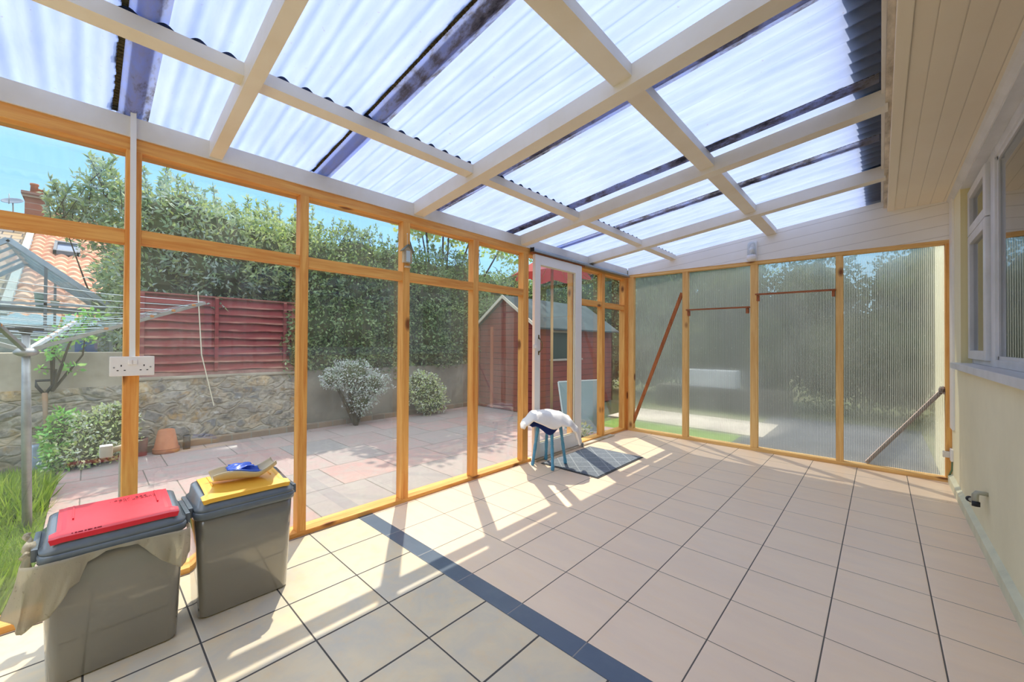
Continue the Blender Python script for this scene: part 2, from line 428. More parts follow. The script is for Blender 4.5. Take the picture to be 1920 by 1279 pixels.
for i, y in enumerate(laps[1:-1]):
    b = B(); corr(b, -2.60, -.004, y - .055, y + .055, -.0035); obj('sheet_lap', b, M['lap'], ce, True)
    # ragged moss along the lower edge of the lap
    b = B(); rr = random.Random(i); n = 120
    for k in range(n):
        x = -2.58 + 2.56 * k / n
        h = .006 + .012 * abs(math.sin(k * .37 + i) * math.sin(k * .11 + 2 * i)) + rr.random() * .006
        box(b, x, x + 2.56 / n, y - .058 - h, y - .05, zroof(x) + ZT - .004 + wave(y - .055), zroof(x) + ZT + .003 + wave(y - .055))
    tag(obj('moss_edge', b, M['moss'], ce), kind='stuff')
for i in range(0, 12, 2):
    y0, y1 = rb[i], rb[i + 1]; xa = -1.90
    ny = max(4, int((y1 - y0) / (PIT / 12)))
    b = B(); grid(b, lambda u, v: (xa, y0 + (y1 - y0) * v, zroof(xa) + .086 + u * (ZT - .088 + wave(y0 + (y1 - y0) * v))), 1, ny)
    mod_solid(obj('crest_filler', b, M['crest'], ce), .03)  # dark strips filling the gaps between purlin and sheet crests
b = B(); box(b, -2.73, -2.645, ROOM_Y0, 5.15, 2.085, 2.15, .01); obj('gutter', b, M['plastic_white'], ce)

# eaves of the house over the high end of the sheets
ev = empty('trim_1', (0, 0, 2.4), kind='structure')
b = B(); box(b, -.125, .42, ROOM_Y0, 5.12, 2.535, 2.60, .012); obj('eaves', b, M['lead'], ev)
b = B(); box(b, .02, .05, ROOM_Y0, 5.05, 2.42, 2.54); obj('fascia', b, plain('old_white_paint', rgb(222, 210, 190), .6, .3, var=rgb(150, 140, 124), vscale=18, bump=.4, bscale=30, stretch=(1, .3, 1)), ev)
b = B(); box(b, .004, .02, ROOM_Y0, 4.975, 2.475, 2.512, .002); obj('fascia_batten', b, M['white'], ev)
b = B(); box(b, .045, .092, ROOM_Y0, 4.975, 2.382, 2.46, .003); obj('edge_board', b, plain('edge_board_paint', rgb(240, 228, 204), .5, .35), ev)
b = B(); box(b, .09, .62, ROOM_Y0, 5.0, 2.39, 2.46); tag(obj('ceiling_soffit', b, M['soffit']), kind='structure')
sm = empty('trim_2', (.44, 0, 2.39), kind='structure')
b = B(); prism(b, [(.41, ROOM_Y0, 2.391), (.45, ROOM_Y0, 2.391), (.45, ROOM_Y0, 2.345), (.436, ROOM_Y0, 2.35), (.420, ROOM_Y0, 2.372)], (0, 4.975 - ROOM_Y0, 0)); obj('soffit_moulding', b, M['upvc'], sm)

# ------------------------------------------------------------------ right wall with window
wr = empty('wall_right', (.44, 0, 0), kind='structure')
WY1 = 4.47; WZ0, WZ1 = 1.02, 2.335
b = B(); box(b, .44, .60, ROOM_Y0, 5.12, -.06, WZ0 - .02); obj('masonry', b, M['cream'], wr)
b = B(); box(b, .44, .60, WY1, 5.12, WZ0 - .02, 2.8); obj('masonry', b, M['cream'], wr)
b = B(); box(b, .44, .60, ROOM_Y0, WY1, WZ1, 2.8); obj('masonry', b, M['upvc'], wr)
b = B(); box(b, .443, .60, ROOM_Y0, .9, WZ0 - .02, WZ1); obj('masonry', b, M['cream'], wr)
b = B(); box(b, .4405, .52, WY1 - .0015, WY1 + .001, WZ0, WZ1); obj('reveal', b, M['reveal'], wr)
b = B(); prism(b, [(.415, ROOM_Y0, 0), (.415, ROOM_Y0, .062), (.44, ROOM_Y0, .082), (.44, ROOM_Y0, 0)], (0, 4.98 - ROOM_Y0, 0))
tag(obj('baseboard_right', b, plain('plinth_paint', rgb(226, 222, 190), .7, .2, var=rgb(206, 204, 176), vscale=5, bump=.4, bscale=18)), kind='structure')
w1 = empty('window_1', (.48, 2.6, WZ0), kind='structure')
b = B(); box(b, .395, .53, .9, 4.585, .985, 1.030, .006); obj('window_sill', b, M['upvc'], w1)
fx0, fx1 = .495, .555
fr = [(WY1 - .045, WY1, 1.03, WZ1), (3.66, 3.775, 1.03, WZ1), (.9, .98, 1.03, WZ1)]
b = B()
for y0, y1, z0, z1 in fr: box(b, fx0, fx1, y0, y1, z0, z1, .004)
for ya, yb in ((.981, 3.659), (3.776, WY1 - .046)): box(b, fx0 + .001, fx1, ya, yb, 1.031, 1.075, .004); box(b, fx0 + .001, fx1, ya, yb, 2.275, WZ1 - .001, .004)
box(b, fx0 + .001, fx1, 3.776, WY1 - .046, 1.955, 1.985, .004)
obj('window_frame', b, M['upvc'], w1)
for z0, z1 in ((1.065, 1.965), (1.965, 2.30)):
    s = empty('casement', (.49, 4.1, z0)); s.parent = w1; s.location = Vector((.49, 4.1, z0)) - w1.location
    b = B(); y0, y1 = 3.785, 4.46; f = .075; x0, x1 = .474, .515; z1 -= .006
    box(b, x0, x1, y0, y0 + f, z0, z1, .004); box(b, x0, x1, y1 - f, y1, z0, z1, .004)
    box(b, x0, x1, y0 + f, y1 - f, z0, z0 + f * .8, .004); box(b, x0, x1, y0 + f, y1 - f, z1 - f * .8, z1, .004)
    obj('sash', b, M['upvc'], s)
    b = B(); box(b, .495, .499, y0 + f - .004, y1 - f + .004, z0 + f * .8 - .004, z1 - f * .8 + .004); obj('pane', b, M['glass_window'], s)
b = B(); box(b, .515, .521, .98, 3.66, 1.075, 2.275); obj('pane', b, M['glass_window'], w1)
b = B(); box(b, .507, .53, .98, 3.66, 1.075, 1.095); box(b, .507, .53, 3.64, 3.66, 1.075, 2.275); box(b, .507, .53, .98, 3.66, 2.255, 2.275); obj('glazing_bead', b, M['upvc'], w1)
# the dim room behind that window
ir = empty('wall_inner', (1.9, 2.6, 0), kind='structure')
b = B()
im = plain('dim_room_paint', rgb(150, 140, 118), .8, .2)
box(b, 3.0, 3.06, .4, 5.0, .3, 2.6); box(b, .6, 3.06, 5.0, 5.06, .3, 2.6); box(b, .6, 3.06, .34, .4, .3, 2.6); box(b, .6, 3.06, .34, 5.06, 2.6, 2.66); box(b, .6, 3.06, .34, 5.06, .24, .3)
obj('inner_walls', b, im, ir)
# unseen wall behind the camera: posts and clear glazing, added for extra daylight
wf = empty('wall_front', (0, ROOM_Y0, 0), kind='structure')
for x0, x1 in ((-2.56, -2.49), (-1.55, -1.48), (-.55, -.48), (.37, .44)):
    b = B(); box(b, x0, x1, ROOM_Y0 - .07, ROOM_Y0, 0, 2.06, .003); obj('post', b, M['ptimZ'], wf)
for x0, x1 in ((-2.49, -1.55), (-1.48, -.55), (-.48, .37)):
    b = B(); box(b, x0, x1, ROOM_Y0 - .06, ROOM_Y0 - .05, 0, 2.06); obj('glass_pane', b, M['glass_clean'], wf)
b = B(); prism(b, [(-2.56, ROOM_Y0 - .05, 2.06), (.6, ROOM_Y0 - .05, 2.06), (.6, ROOM_Y0 - .05, 2.5), (-2.56, ROOM_Y0 - .05, 2.18)], (0, .05, 0)); obj('boarding', b, M['clad'], wf)

# ------------------------------------------------------------------ sliding door
d1 = empty('door_1', (-2.49, 3.42, .02), kind='structure')
b = B(); X0, X1 = -2.522, -2.488
box(b, X0, X1, 3.0, 3.085, .022, 2.043, .003); box(b, X0, X1, 3.71, 3.83, .022, 2.043, .003)
box(b, X0, X1, 3.085, 3.71, 1.948, 2.043, .003); box(b, X0, X1, 3.085, 3.71, .022, .166, .003)
obj('leaf_frame', b, M['door_white'], d1)
b = B(); xb = X1 - .010
for y0, y1, z0, z1 in ((3.085, 3.095, .166, 1.948), (3.70, 3.71, .166, 1.948), (3.095, 3.70, 1.938, 1.948), (3.095, 3.70, .166, .176)): box(b, xb - .012, xb, y0, y1, z0, z1)
obj('glazing_bead', b, plain('cream_bead_paint', rgb(232, 218, 184), .4, .4), d1)
b = B(); box(b, -2.508, -2.504, 3.08, 3.715, .16, 1.953); obj('glass_pane', b, M['glass_clean'], d1)
b = B(); hp = [(-2.488, 3.058, 1.225), (-2.47, 3.06, 1.20), (-2.452, 3.066, 1.165), (-2.448, 3.068, 1.14), (-2.452, 3.066, 1.11), (-2.47, 3.06, 1.085), (-2.488, 3.058, 1.065)]
tube(b, hp, [.007, .005, .005, .005, .005, .005, .007], 10)
box(b, -2.489, -2.485, 3.050, 3.068, 1.205, 1.245, .001); box(b, -2.489, -2.485, 3.050, 3.068, 1.045, 1.085, .001)
obj('handle', b, M['dark_metal'], d1, True)
b = B(); box(b, -2.488, -2.468, 2.965, 3.012, 1.108, 1.150, .004); box(b, -2.468, -2.455, 2.975, 3.002, 1.115, 1.143, .004); obj('latch', b, M['plastic_white'], d1)
tk = empty('trim_3', (-2.5, 4, 2.07), kind='structure')
b = B(); prism(b, [(-2.518, 2.955, 2.058), (-2.462, 2.955, 2.058), (-2.462, 2.955, 2.076), (-2.505, 2.955, 2.104), (-2.518, 2.955, 2.104)], (0, 2.0, 0)); obj('door_track', b, M['track'], tk)
b = B(); box(b, -2.512, -2.466, 2.953, 2.957, 2.06, 2.098); obj('track_end', b, M['black'], tk)
b = B(); box(b, -2.52, -2.49, 2.958, 3.9, 2.044, 2.060); obj('door_head_batten', b, M['redwoodX'], tk)
b = B(); box(b, -2.524, -2.462, 3.0, 4.55, 0, .016, .004); obj('floor_track', b, plain('worn_track_paint', rgb(206, 198, 180), .5, .4, var=rgb(170, 150, 120), vscale=8), tk)
b = B(); box(b, -2.47, -2.44, 3.80, 3.815, .0, .045, .003); obj('door_guide', b, M['galv'], tk)
t4 = empty('trim_4', (.44, 4.87, 1.4), kind='structure')
b = B(); box(b, .425, .441, 4.80, 4.965, .47, 2.38, .004); obj('corner_trunking', b, M['plastic_white'], t4)

# ------------------------------------------------------------------ fittings
def socket():
    r = empty('double_socket', (XL, .141, 1.04), 'white double wall socket screwed across the timber post above the bins', 'socket')
    b = B(); box(b, XL, XL + .030, .068, .214, .998, 1.084, .005); obj('back_box', b, M['plastic_white'], r)
    b = B(); box(b, XL + .030, XL + .041, .067, .215, .997, 1.085, .004); obj('face_plate', b, M['plastic_white'], r)
    for y in (.1335, .1495):
        b = B(); box(b, XL + .041, XL + .0455, y - .0075, y + .0065, 1.048, 1.070, .002); obj('switch', b, M['plastic_white'], r)
    for yc in (.104, .179):
        b = B(); x = XL + .0405
        box(b, x, x + .0012, yc - .002, yc + .002, 1.040, 1.048); box(b, x, x + .0012, yc - .0145, yc - .008, 1.021, 1.025); box(b, x, x + .0012, yc + .008, yc + .0145, 1.021, 1.025)
        obj('pin_holes', b, M['black'], r)
    for yc in (.081, .201):
        b = B(); lathe(b, [(.0035, 0), (.0035, .0015), (.002, .002)], (XL + .040, yc, 1.036), 10, (1, 0, 0)); obj('screw', b, M['galv'], r)
socket()
b = B(); tube(b, [(XL + .013, .133, 2.20), (XL + .013, .134, 1.6), (XL + .013, .140, 1.08)], .0001, 4)
b.free(); b = B(); prism(b, [(XL, .124, 2.215), (XL, .144, 2.215), (XL, .151, 1.083), (XL, .131, 1.083)], (.018, 0, 0))
c = tag(obj('cable_trunking', b, M['plastic_white'], at=(XL, .137, 1.65)), 'thin white plastic trunking running down the post from the roof to the socket', 'trunking')
b = B(); tube(b, [(XL - .10, .118, -.12), (XL - .10, .118, .60), (XL - .10, .122, .635)], .0125, 14)
op = empty('outdoor_conduit', (XL - .1, .118, -.12), 'pale grey pipe with a square junction box rising outside the glass behind the red-lidded bin', 'pipe')
obj('pipe', b, plain('grey_pvc', rgb(196, 194, 184), .5, .4), op, True)
b = B(); box(b, XL - .125, XL - .075, .042, .086, .618, .672, .006); obj('junction_box', b, M['plastic_white'], op)
b = B(); tube(b, [(XL - .10, .084, .645), (XL - .10, .130, .655)], .014, 12); obj('connector', b, plain('grey_pvc_end', rgb(176, 168, 150), .5, .4), op, True)

# hanging house-shaped thermometer on a post
th = empty('hanging_bird_house', (XL, 1.578, 1.80), 'small weathered wooden house ornament hanging on the third timber post', 'ornament')
wt = plain('grey_weathered_wood', rgb(206, 192, 164), .8, .2, var=rgb(160, 146, 122), vscale=20)
b = B(); prism(b, [(XL + .002, 1.54, 1.735), (XL + .002, 1.61, 1.735), (XL + .002, 1.61, 1.825), (XL + .002, 1.575, 1.86), (XL + .002, 1.54, 1.825)], (.022, 0, 0)); obj('body', b, wt, th)
b = B(); slab(b, (XL + .014, 1.53, 1.818), (XL + .014, 1.578, 1.868), .04, .006, (0, -.7, .7)); slab(b, (XL + .014, 1.622, 1.818), (XL + .014, 1.574, 1.868), .04, .006, (0, .7, .7)); obj('roof', b, plain('grey_green_roof', rgb(118, 126, 116), .7), th)
b = B(); box(b, XL + .024, XL + .027, 1.560, 1.592, 1.742, 1.822, .001); obj('panel', b, plain('pale_blue_panel', rgb(196, 214, 222), .3), th)
b = B(); tube(b, [(XL + .012, 1.576, 1.862), (XL + .006, 1.58, 1.95)], .0012, 6); lathe(b, [(.0035, 0), (.004, .006), (.002, .008)], (XL, 1.58, 1.95), 10, (1, 0, 0)); obj('string', b, M['plastic_white'], th)
b = B(); box(b, XL + .004, XL + .03, 1.556, 1.60, 1.70, 1.712, .001); tube(b, [(XL + .008, 1.56, 1.735), (XL + .008, 1.56, 1.71)], .0015, 5); tube(b, [(XL + .008, 1.596, 1.735), (XL + .008, 1.596, 1.71)], .0015, 5); obj('perch', b, wt, th)

# bulkhead light
bl = empty('wall_light', (-1.03, YB - .012, 2.1), 'clear glass bulkhead lamp with its bulb on the white boarding over a post', 'lamp')
b = B(); box(b, -1.075, -.982, YB - .03, YB - .010, 2.075, 2.29, .008); obj('back_plate', b, M['plastic_white'], bl)
b = B(); lathe(b, [(.030, 0), (.046, .012), (.046, .05), (.040, .062)], (-1.029, YB - .065, 2.075), 24); obj('lamp_holder', b, M['plastic_white'], bl, True)
b = B(); lathe(b, [(.041, 0), (.041, .10), (.036, .125), (.022, .142), (.001, .148)], (-1.029, YB - .065, 2.137), 24); obj('glass_shade', b, M['glass_clean'], bl, True)
b = B(); lathe(b, [(.012, 0), (.013, .02), (.024, .045), (.026, .06), (.018, .08), (.001, .088)], (-1.029, YB - .065, 2.137), 20); obj('bulb', b, plain('opal_bulb', rgb(236, 236, 236), .2), bl, True)

# junction box low in the corner
jb = empty('junction_box', (.44, 4.93, .23), 'white plastic electrical box low on the corner post by the cream wall', 'junction box')
b = B(); box(b, .425, .475, 4.90, 4.985, .195, .295, .004); obj('housing', b, M['plastic_white'], jb)
b = B(); box(b, .385, .425, 4.955, 4.988, .215, .265, .004); obj('side_plate', b, plain('off_white_plastic', rgb(220, 214, 200), .4), jb)
b = B(); tube(b, [(.437, 4.94, .196), (.436, 4.95, .12), (.42, 4.965, .06)], .006, 8); obj('cable', b, plain('green_yellow_cable', rgb(100, 130, 96), .5), jb, True)
b = B()
for k in range(26):
    a = random.random() * 6.28; rr = random.random() ** .5
    ball(b, (.392 + math.cos(a) * rr * .022, YB + .045 + random.uniform(-.012, .01), .775 + math.sin(a) * rr * .03), random.uniform(.008, .014), 1)
tag(obj('crumpled_wad', b, plain('dirty_white_wad', rgb(206, 196, 184), .9, .2, var=rgb(70, 60, 54), vscale=30), at=(.392, YB + .045, .775)), 'crumpled grubby wad stuffed into a hole beside the right-hand corner post', 'wad')
cp = plain('painted_copper_pipe', rgb(176, 172, 150), .45, .4)
for name, path, lab in (('pipe_stub', [(.445, 3.452, .322), (.405, 3.452, .322), (.397, 3.452, .314), (.395, 3.452, .300), (.394, 3.445, .262)], 'cut copper pipe elbow pointing straight down beside the cream wall'),
                        ('pipe_stub', [(.445, 3.49, .315), (.40, 3.49, .315), (.393, 3.492, .30), (.392, 3.50, .27), (.390, 3.515, .258), (.385, 3.56, .252)], 'curled copper pipe stub turning away towards the back of the room')):
    r = empty(name, (.44, 3.47, .32), lab, 'pipe', 'two cut pipes coming out of the cream wall')
    b = B(); tube(b, path, .011, 12); obj('pipe', b, cp, r, True)
    p, q = Vector(path[-1]), Vector(path[-2]); d = (p - q).normalized()
    b = B(); lathe(b, [(.013, -.012), (.0165, -.01), (.0165, .016), (.009, .017), (.009, .006)], p, 14, d); obj('end_cap', b, M['black'], r, True)

# ------------------------------------------------------------------ the two bins
def rrect(cx, cy, hx, hy, r, z, n=6):
    out = []
    for sx, sy, a0 in ((1, 1, 0), (-1, 1, 90), (-1, -1, 180), (1, -1, 270)):
        for k in range(n + 1):
            a = math.radians(a0 + 90 * k / n)
            out.append(Vector((cx + sx * (hx - r) + r * math.cos(a), cy + sy * (hy - r) + r * math.sin(a), z)))
    return out
def loft(bm, rings, cap0=True, cap1=True):
    R = [[bm.verts.new(p) for p in ring] for ring in rings]; n = len(R[0])
    for a, b_ in zip(R, R[1:]):
        for k in range(n): bm.faces.new((a[k], a[(k + 1) % n], b_[(k + 1) % n], b_[k]))
    if cap0: bm.faces.new(R[0][::-1])
    if cap1: bm.faces.new(R[-1])
def bin_body_mat():
    t = NT('grey_bin_plastic')
    n = t.noise(t.coord(), 5, 4)
    c = t.mix(n, rgb(120, 117, 108), rgb(130, 127, 118))
    return t.done(t.bsdf(c, .2, .9, 0, t.bump(t.noise(t.coord(), 220, 2), .04, .0004), **{'Coat Weight': 1.0, 'Coat Roughness': .06}))
M['bin'] = bin_body_mat()
M['bin_rim'] = plain('blue_grey_plastic', rgb(108, 117, 126), .22, .6, var=rgb(98, 107, 116), vscale=9)
M['red'] = plain('red_plastic', rgb(222, 38, 56), .38, .45)
M['yellow'] = plain('yellow_plastic', rgb(244, 186, 70), .4, .45)
M['marker'] = plain('dark_marker_ink', rgb(120, 26, 46), .6)
def film():
    t = NT('grey_bag_film')
    tr = t.n('ShaderNodeBsdfTransparent'); tr.inputs[0].default_value = rgb(225, 222, 212)
    n = t.noise(t.coord(scale=(1, 1, .5)), 26, 4, .6)
    sp = t.ramp(t.noise(t.coord(), 90, 2), [(.66, (0, 0, 0)), (.72, (1, 1, 1))])
    c = t.mix(t.math('MULTIPLY', sp, .6), rgb(214, 206, 186), rgb(120, 104, 80))
    nb = t.bump(n, .6, .01)
    d = t.bsdf(c, .28, .5, 0, nb)
    tl = t.n('ShaderNodeBsdfTranslucent'); tl.inputs[0].default_value = rgb(220, 214, 198)
    return t.done(t.shmix(.30, t.shmix(.45, d, tl.outputs[0]), tr.outputs[0]))
M['film'] = film()

def make_bin(cx, cy, flap_mat, name, label):
    r = empty(name, (cx, cy, 0), label, 'bin', 'grey lidded kitchen bins')
    b = B()
    loft(b, [rrect(cx, cy, .098, .160, .030, .0), rrect(cx, cy, .106, .168, .034, .008), rrect(cx, cy, .121, .178, .034, .30), rrect(cx, cy, .128, .181, .034, .440)])
    obj('body', b, M['bin'], r, True)
    b = B()
    loft(b, [rrect(cx, cy, .130, .183, .036, .418), rrect(cx, cy, .137, .190, .040, .424), rrect(cx, cy, .138, .191, .040, .446), rrect(cx, cy, .133, .186, .038, .452)])
    obj('rim', b, M['bin_rim'], r, True)
    zt = lambda x: .492 + .030 * (cx + .125 - x) / .25
    b = B()
    def lid(hx, hy, rr, z, k): 
        ps = rrect(cx, cy, hx, hy, rr, z)
        for p in ps: p.z += k * .030 * (cx + .125 - p.x) / .25
        return ps
    loft(b, [lid(.134, .187, .038, .449, 0), lid(.135, .188, .038, .463, .25), lid(.126, .178, .036, .468, .4), lid(.122, .172, .034, .490, 1), lid(.112, .160, .03, .495, 1)])
    obj('lid', b, M['bin_rim'], r, True)
    # the flap: a plate with a wider front lip
    b = B()
    def fl(u, v):
        x = cx - .112 + .240 * v
        w = .149 + (.016 if v > .80 else 0)
        y = cy + (2 * u - 1) * w
        z = zt(x) + .010 + .006 * math.sin(math.pi * v) - (.002 if abs(2 * u - 1) > .9 else 0)
        return (x, y, z)
    V = grid(b, fl, 28, 20)
    low = []
    for i in range(29):
        p = V[i][20].co; low.append(b.verts.new((p.x + .001, cy + (p.y - cy) * .97, p.z - .017)))
    for i in range(28): b.faces.new((V[i][20], V[i + 1][20], low[i + 1], low[i]))
    f = obj('flap', b, flap_mat, r); mod_solid(f, .004, -1)
    for y in (-.112, .112):
        b = B(); slab(b, (cx - .105, cy + y, zt(cx - .105) + .0115), (cx + .02, cy + y, zt(cx + .02) + .018), .004, .006); g = obj('flap_rib', b, flap_mat, f)
    for y in (-.196, .196):
        b = B(); box(b, cx - .10, cx + .09, cy + y - .008, cy + y + .008, .428, .47, .006); obj('side_clip', b, M['bin_rim'], r)
    return r, f, zt
b1, f1, zt1 = make_bin(-2.112, .084, M['red'], 'red_lidded_bin', 'grey plastic bin with a red lid and a grey bag hanging out over its rim')
b2, f2, zt2 = make_bin(-2.160, .492, M['yellow'], 'yellow_lidded_bin', 'grey plastic bin with a yellow lid standing against the timber post')
# marker writing on the red flap, as far as it can be made out
STROKES = {'G': [[(.8, .8), (.3, 1), (0, .5), (.3, 0), (.8, .2), (.8, .5), (.5, .5)]], 'n': [[(0, 0), (0, 1), (.7, 1), (.7, 0)]], 'r': [[(0, 0), (0, 1), (.7, .8)]],
           'R': [[(0, 0), (0, 1), (.7, .8), (.7, .6), (0, .5), (.7, 0)]], 'o': [[(0, .2), (.4, 0), (.8, .4), (.6, .9), (.1, .9), (0, .2)]], '-': [[(0, .5), (.7, .6)]],
           ')': [[(0, 1.6), (.6, .9), (.6, .2), (0, -.4)]], 'u': [[(0, 1), (0, .1), (.6, 0), (.7, 1)]], '.': [[(0, .3), (.15, .5)]], 'M': [[(0, 0), (.1, 1), (.4, .4), (.7, 1), (.8, 0)]]}
b = B()
def write(s, y0, x0, step, h):
    y = y0
    for ch in s:
        for st in STROKES.get(ch, []):
            for p, q in zip(st, st[1:]):
                P = []
                for (a, c) in (p, q):
                    x = x0 - c * h; P.append(Vector((x, y + a * step * .8, zt1(x) + .0115 + .006 * math.sin(math.pi * (x - (-2.112 - .112)) / .24))))
                slab(b, P[0], P[1], .0013, .0010)
        y += step
write('.oGnr.RRR', .066, -2.178, .0120, .012); write('rn.oroMn)', .092, -2.160, .0120, .012)
obj('marker_writing', b, M['marker'], f1)
b = B()
for k in range(10):
    y = -.03 + k * .0075; box(b, -1.997, -1.994, y, y + .003 + .002 * (k % 3), zt1(-1.996) + .0115, zt1(-1.996) + .0128 + .0006 * (k % 2))
obj('moulded_dots', b, M['marker'], f1)
# bag liner round the red bin's rim
path = [(0.00, -2.215, -.112, .36), (.10, -2.10, -.122, .33), (.20, -1.985, -.128, .27), (.24, -1.966, -.105, .236), (.31, -1.963, -.045, .262), (.36, -1.964, -.012, .345), (.40, -1.966, .008, .405), (.46, -1.967, .05, .427),
        (.56, -1.967, .13, .424), (.62, -1.962, .17, .372), (.68, -1.957, .215, .322), (.73, -1.952, .245, .300), (.78, -1.954, .265, .305), (.83, -1.962, .278, .345), (.88, -1.99, .282, .38), (1.0, -2.06, .280, .41)]
def pl(t):
    for a, c in zip(path, path[1:]):
        if t <= c[0] + 1e-9:
            k = (t - a[0]) / (c[0] - a[0]); return [a[i] + (c[i] - a[i]) * k for i in (1, 2, 3)]
    return path[-1][1:]
def bag(u, v):
    x, y, zb = pl(u); zt = .436
    z = zt + (zb - zt) * v
    d = (zt - zb) * v
    puff = .016 * math.sin(u * 61) * v * (.4 + d * 3) + .010 * math.sin(u * 140 + v * 4) * v * d * 5
    bul = .030 * math.sin(math.pi * min(1, v * 1.1)) * max(0, (u - .58)) * (1 if u < .86 else .3)
    if u < .24: return (x - .0 + .02 * math.sin(u * 90) * v, y - .012 - .13 * d + puff, z)
    return (x + .004 + puff * .6 + bul, y - (.16 * d if u < .36 else 0), z)
b = B(); grid(b, bag, 130, 16)
lf = obj('bag_liner', b, M['film'], b1, True); mod_solid(lf, .0012)
b = B()
for k in range(9):
    ball(b, (-2.03 - .02 * k + random.uniform(-.01, .01), -.128 + random.uniform(-.012, .01), .455 + .03 * math.sin(k) * .5), .014 + .008 * random.random(), 1, (1.3, .7, 1))
for v in b.verts: v.co += Vector((random.uniform(-.006, .006), random.uniform(-.006, .006), random.uniform(-.006, .006)))
obj('bag_knot', b, M['film'], b1, True)

# scoop with blue inside, lying on the yellow lid
zb2 = zt2(-2.16) + .017
sc = empty('plastic_scoop', (-2.15, .46, zb2), 'curved beige plastic scoop with a blue lining lying open on the yellow bin lid', 'scoop')
def shell(u0, u1, r0, dz, tip):
    def f(u, v):
        t = u0 + (u1 - u0) * u
        ax = Vector((-2.165 + .04 * t, .375 + .235 * t, zb2 + .048 + (.030 * max(0, t - .7) / .3 if tip else 0)))
        r = r0 * (1 - .35 * t ** 3 - .25 * (1 - t) ** 3)
        a = math.radians(-88 + 176 * v)
        return (ax.x + r * math.sin(a) * 1.25, ax.y + .01 * math.cos(a), ax.z + dz - r * math.cos(a) * .95 + .012 * abs(math.sin(a)) * math.sin(t * 6))
    return f
b = B(); grid(b, shell(0, 1, .047, 0, True), 24, 16); o = obj('shell', b, plain('beige_plastic', rgb(206, 192, 158), .4, .4), sc, True); mod_solid(o, .003, 1)
b = B(); grid(b, shell(.30, .78, .043, .006, False), 16, 12); o = obj('lining', b, plain('blue_plastic', rgb(52, 92, 190), .25, .5, var=rgb(80, 120, 210), vscale=20), sc, True); mod_solid(o, .004, 1)
b = B(); grid(b, lambda u, v: (-2.19 + .07 * v + .01 * math.sin(u * 5), .435 + .10 * u, zb2 + .052 + .016 * math.sin(math.pi * u) * (1 - .5 * v) + .005 * math.sin(v * 9 + u * 7)), 12, 8)
o = obj('blue_flap', b, plain('blue_film', rgb(44, 84, 186), .25, .5), sc, True); mod_solid(o, .003)

# ------------------------------------------------------------------ stool with cloths
SX, SY = -2.318, 3.018
st = empty('turned_leg_stool', (SX, SY, 0), 'small stool with four turned legs painted sky blue by the sliding door', 'stool')
M['blue'] = plain('sky_blue_paint', rgb(96, 168, 206), .4, .4, var=rgb(84, 152, 190), vscale=20)
b = B(); lathe(b, [(.02, 0), (.135, 0), (.148, .008), (.150, .018), (.142, .028), (.02, .03)], (SX, SY, .385), 32); obj('seat', b, M['blue'], st, True)
for x, y in ((-2.427, 2.900), (-2.446, 3.130), (-2.191, 2.905), (-2.214, 3.138)):
    p = Vector((x, y, .0095 if x > -2.3 and y > 3 else 0)); q = Vector((SX + (x - SX) * .66, SY + (y - SY) * .66, .39)); L = (q - p).length
    pr = [(.011, 0), (.015, .004), (.0175, .02), (.015, .045), (.0125, .075), (.0155, .082), (.0125, .09), (.0155, .097), (.013, .105), (.016, .15), (.0165, .19), (.013, .225), (.0165, .232), (.013, .24), (.0165, .247), (.013, .255), (.0155, .30), (.017, .35), (.015, L)]
    b = B(); lathe(b, pr, p, 16, (q - p)); obj('leg', b, M['blue'], st, True)
A = Vector((.731, .682, 0)); F_ = Vector((-.682, .731, 0))       # along and across the stool as it is seen
def interp(pts, t):
    for (a, za), (c, zc) in zip(pts, pts[1:]):
        if t <= c:
            k = (t - a) / (c - a); k = k * k * (3 - 2 * k); return za + (zc - za) * k
    return pts[-1][1]
def drape(La, Lb, ztop, prof, front, thick, name, mat, label, cat, wr_, shift=0, tap=.25, na=54, nb=36):
    ca, cb = (La[0] + La[1]) / 2, 0
    def f(u, v):
        a = La[0] + (La[1] - La[0]) * u; s = -1 + 2 * v
        e = abs(2 * u - 1)
        w = Lb * ((1 - .10 * e ** 6) if s < 0 else (1 - (.14 + tap) * e ** 2))
        z = interp(prof, a)
        over = max(0, abs(s) - .55) / .45
        z -= over ** 1.6 * front * (1.0 if s < 0 else .8) * (1 - .3 * math.sin(u * 9)) * (1 - .95 * abs(2 * u - 1) ** 2.5)
        z += wr_ * (math.sin(a * 38 + s * 2.2) * .5 + math.sin(a * 17 - s * 5 + 1) * .7) * (1 - .4 * over)
        z += .45 * wr_ * math.sin(s * 14 + a * 21)
        p = Vector((SX, SY, 0)) + A * (a * (1 - .10 * over)) + F_ * (w * (s - .12 * s * over ** 2) + shift)
        return (p.x, p.y, z)
    b_ = B(); grid(b_, f, na, nb)
    o = obj(name, b_, mat, at=(SX, SY, .45), smooth=True)
    mod_solid(o, thick, -1); mod_sub(o, 1)
    return tag(o, label, cat)
def cloth_mat(name, c1, c2, s):
    t = NT(name)
    w = t.noise(t.coord(), s, 3, .6); w2 = t.noise(t.coord(), 9, 3)
    return t.done(t.bsdf(t.mix(w2, c1, c2), .9, .15, 0, t.bump(w, .5, .003)))
drape((-.21, .17), .17, .44, [(-.21, .40), (-.14, .440), (-.02, .452), (.10, .446), (.17, .405)], .10, .018, 'navy_cloth', cloth_mat('navy_fleece', rgb(44, 66, 140), rgb(30, 32, 40), 120), 'dark navy and blue folded cloth between the stool seat and the white cover', 'cloth', .006)
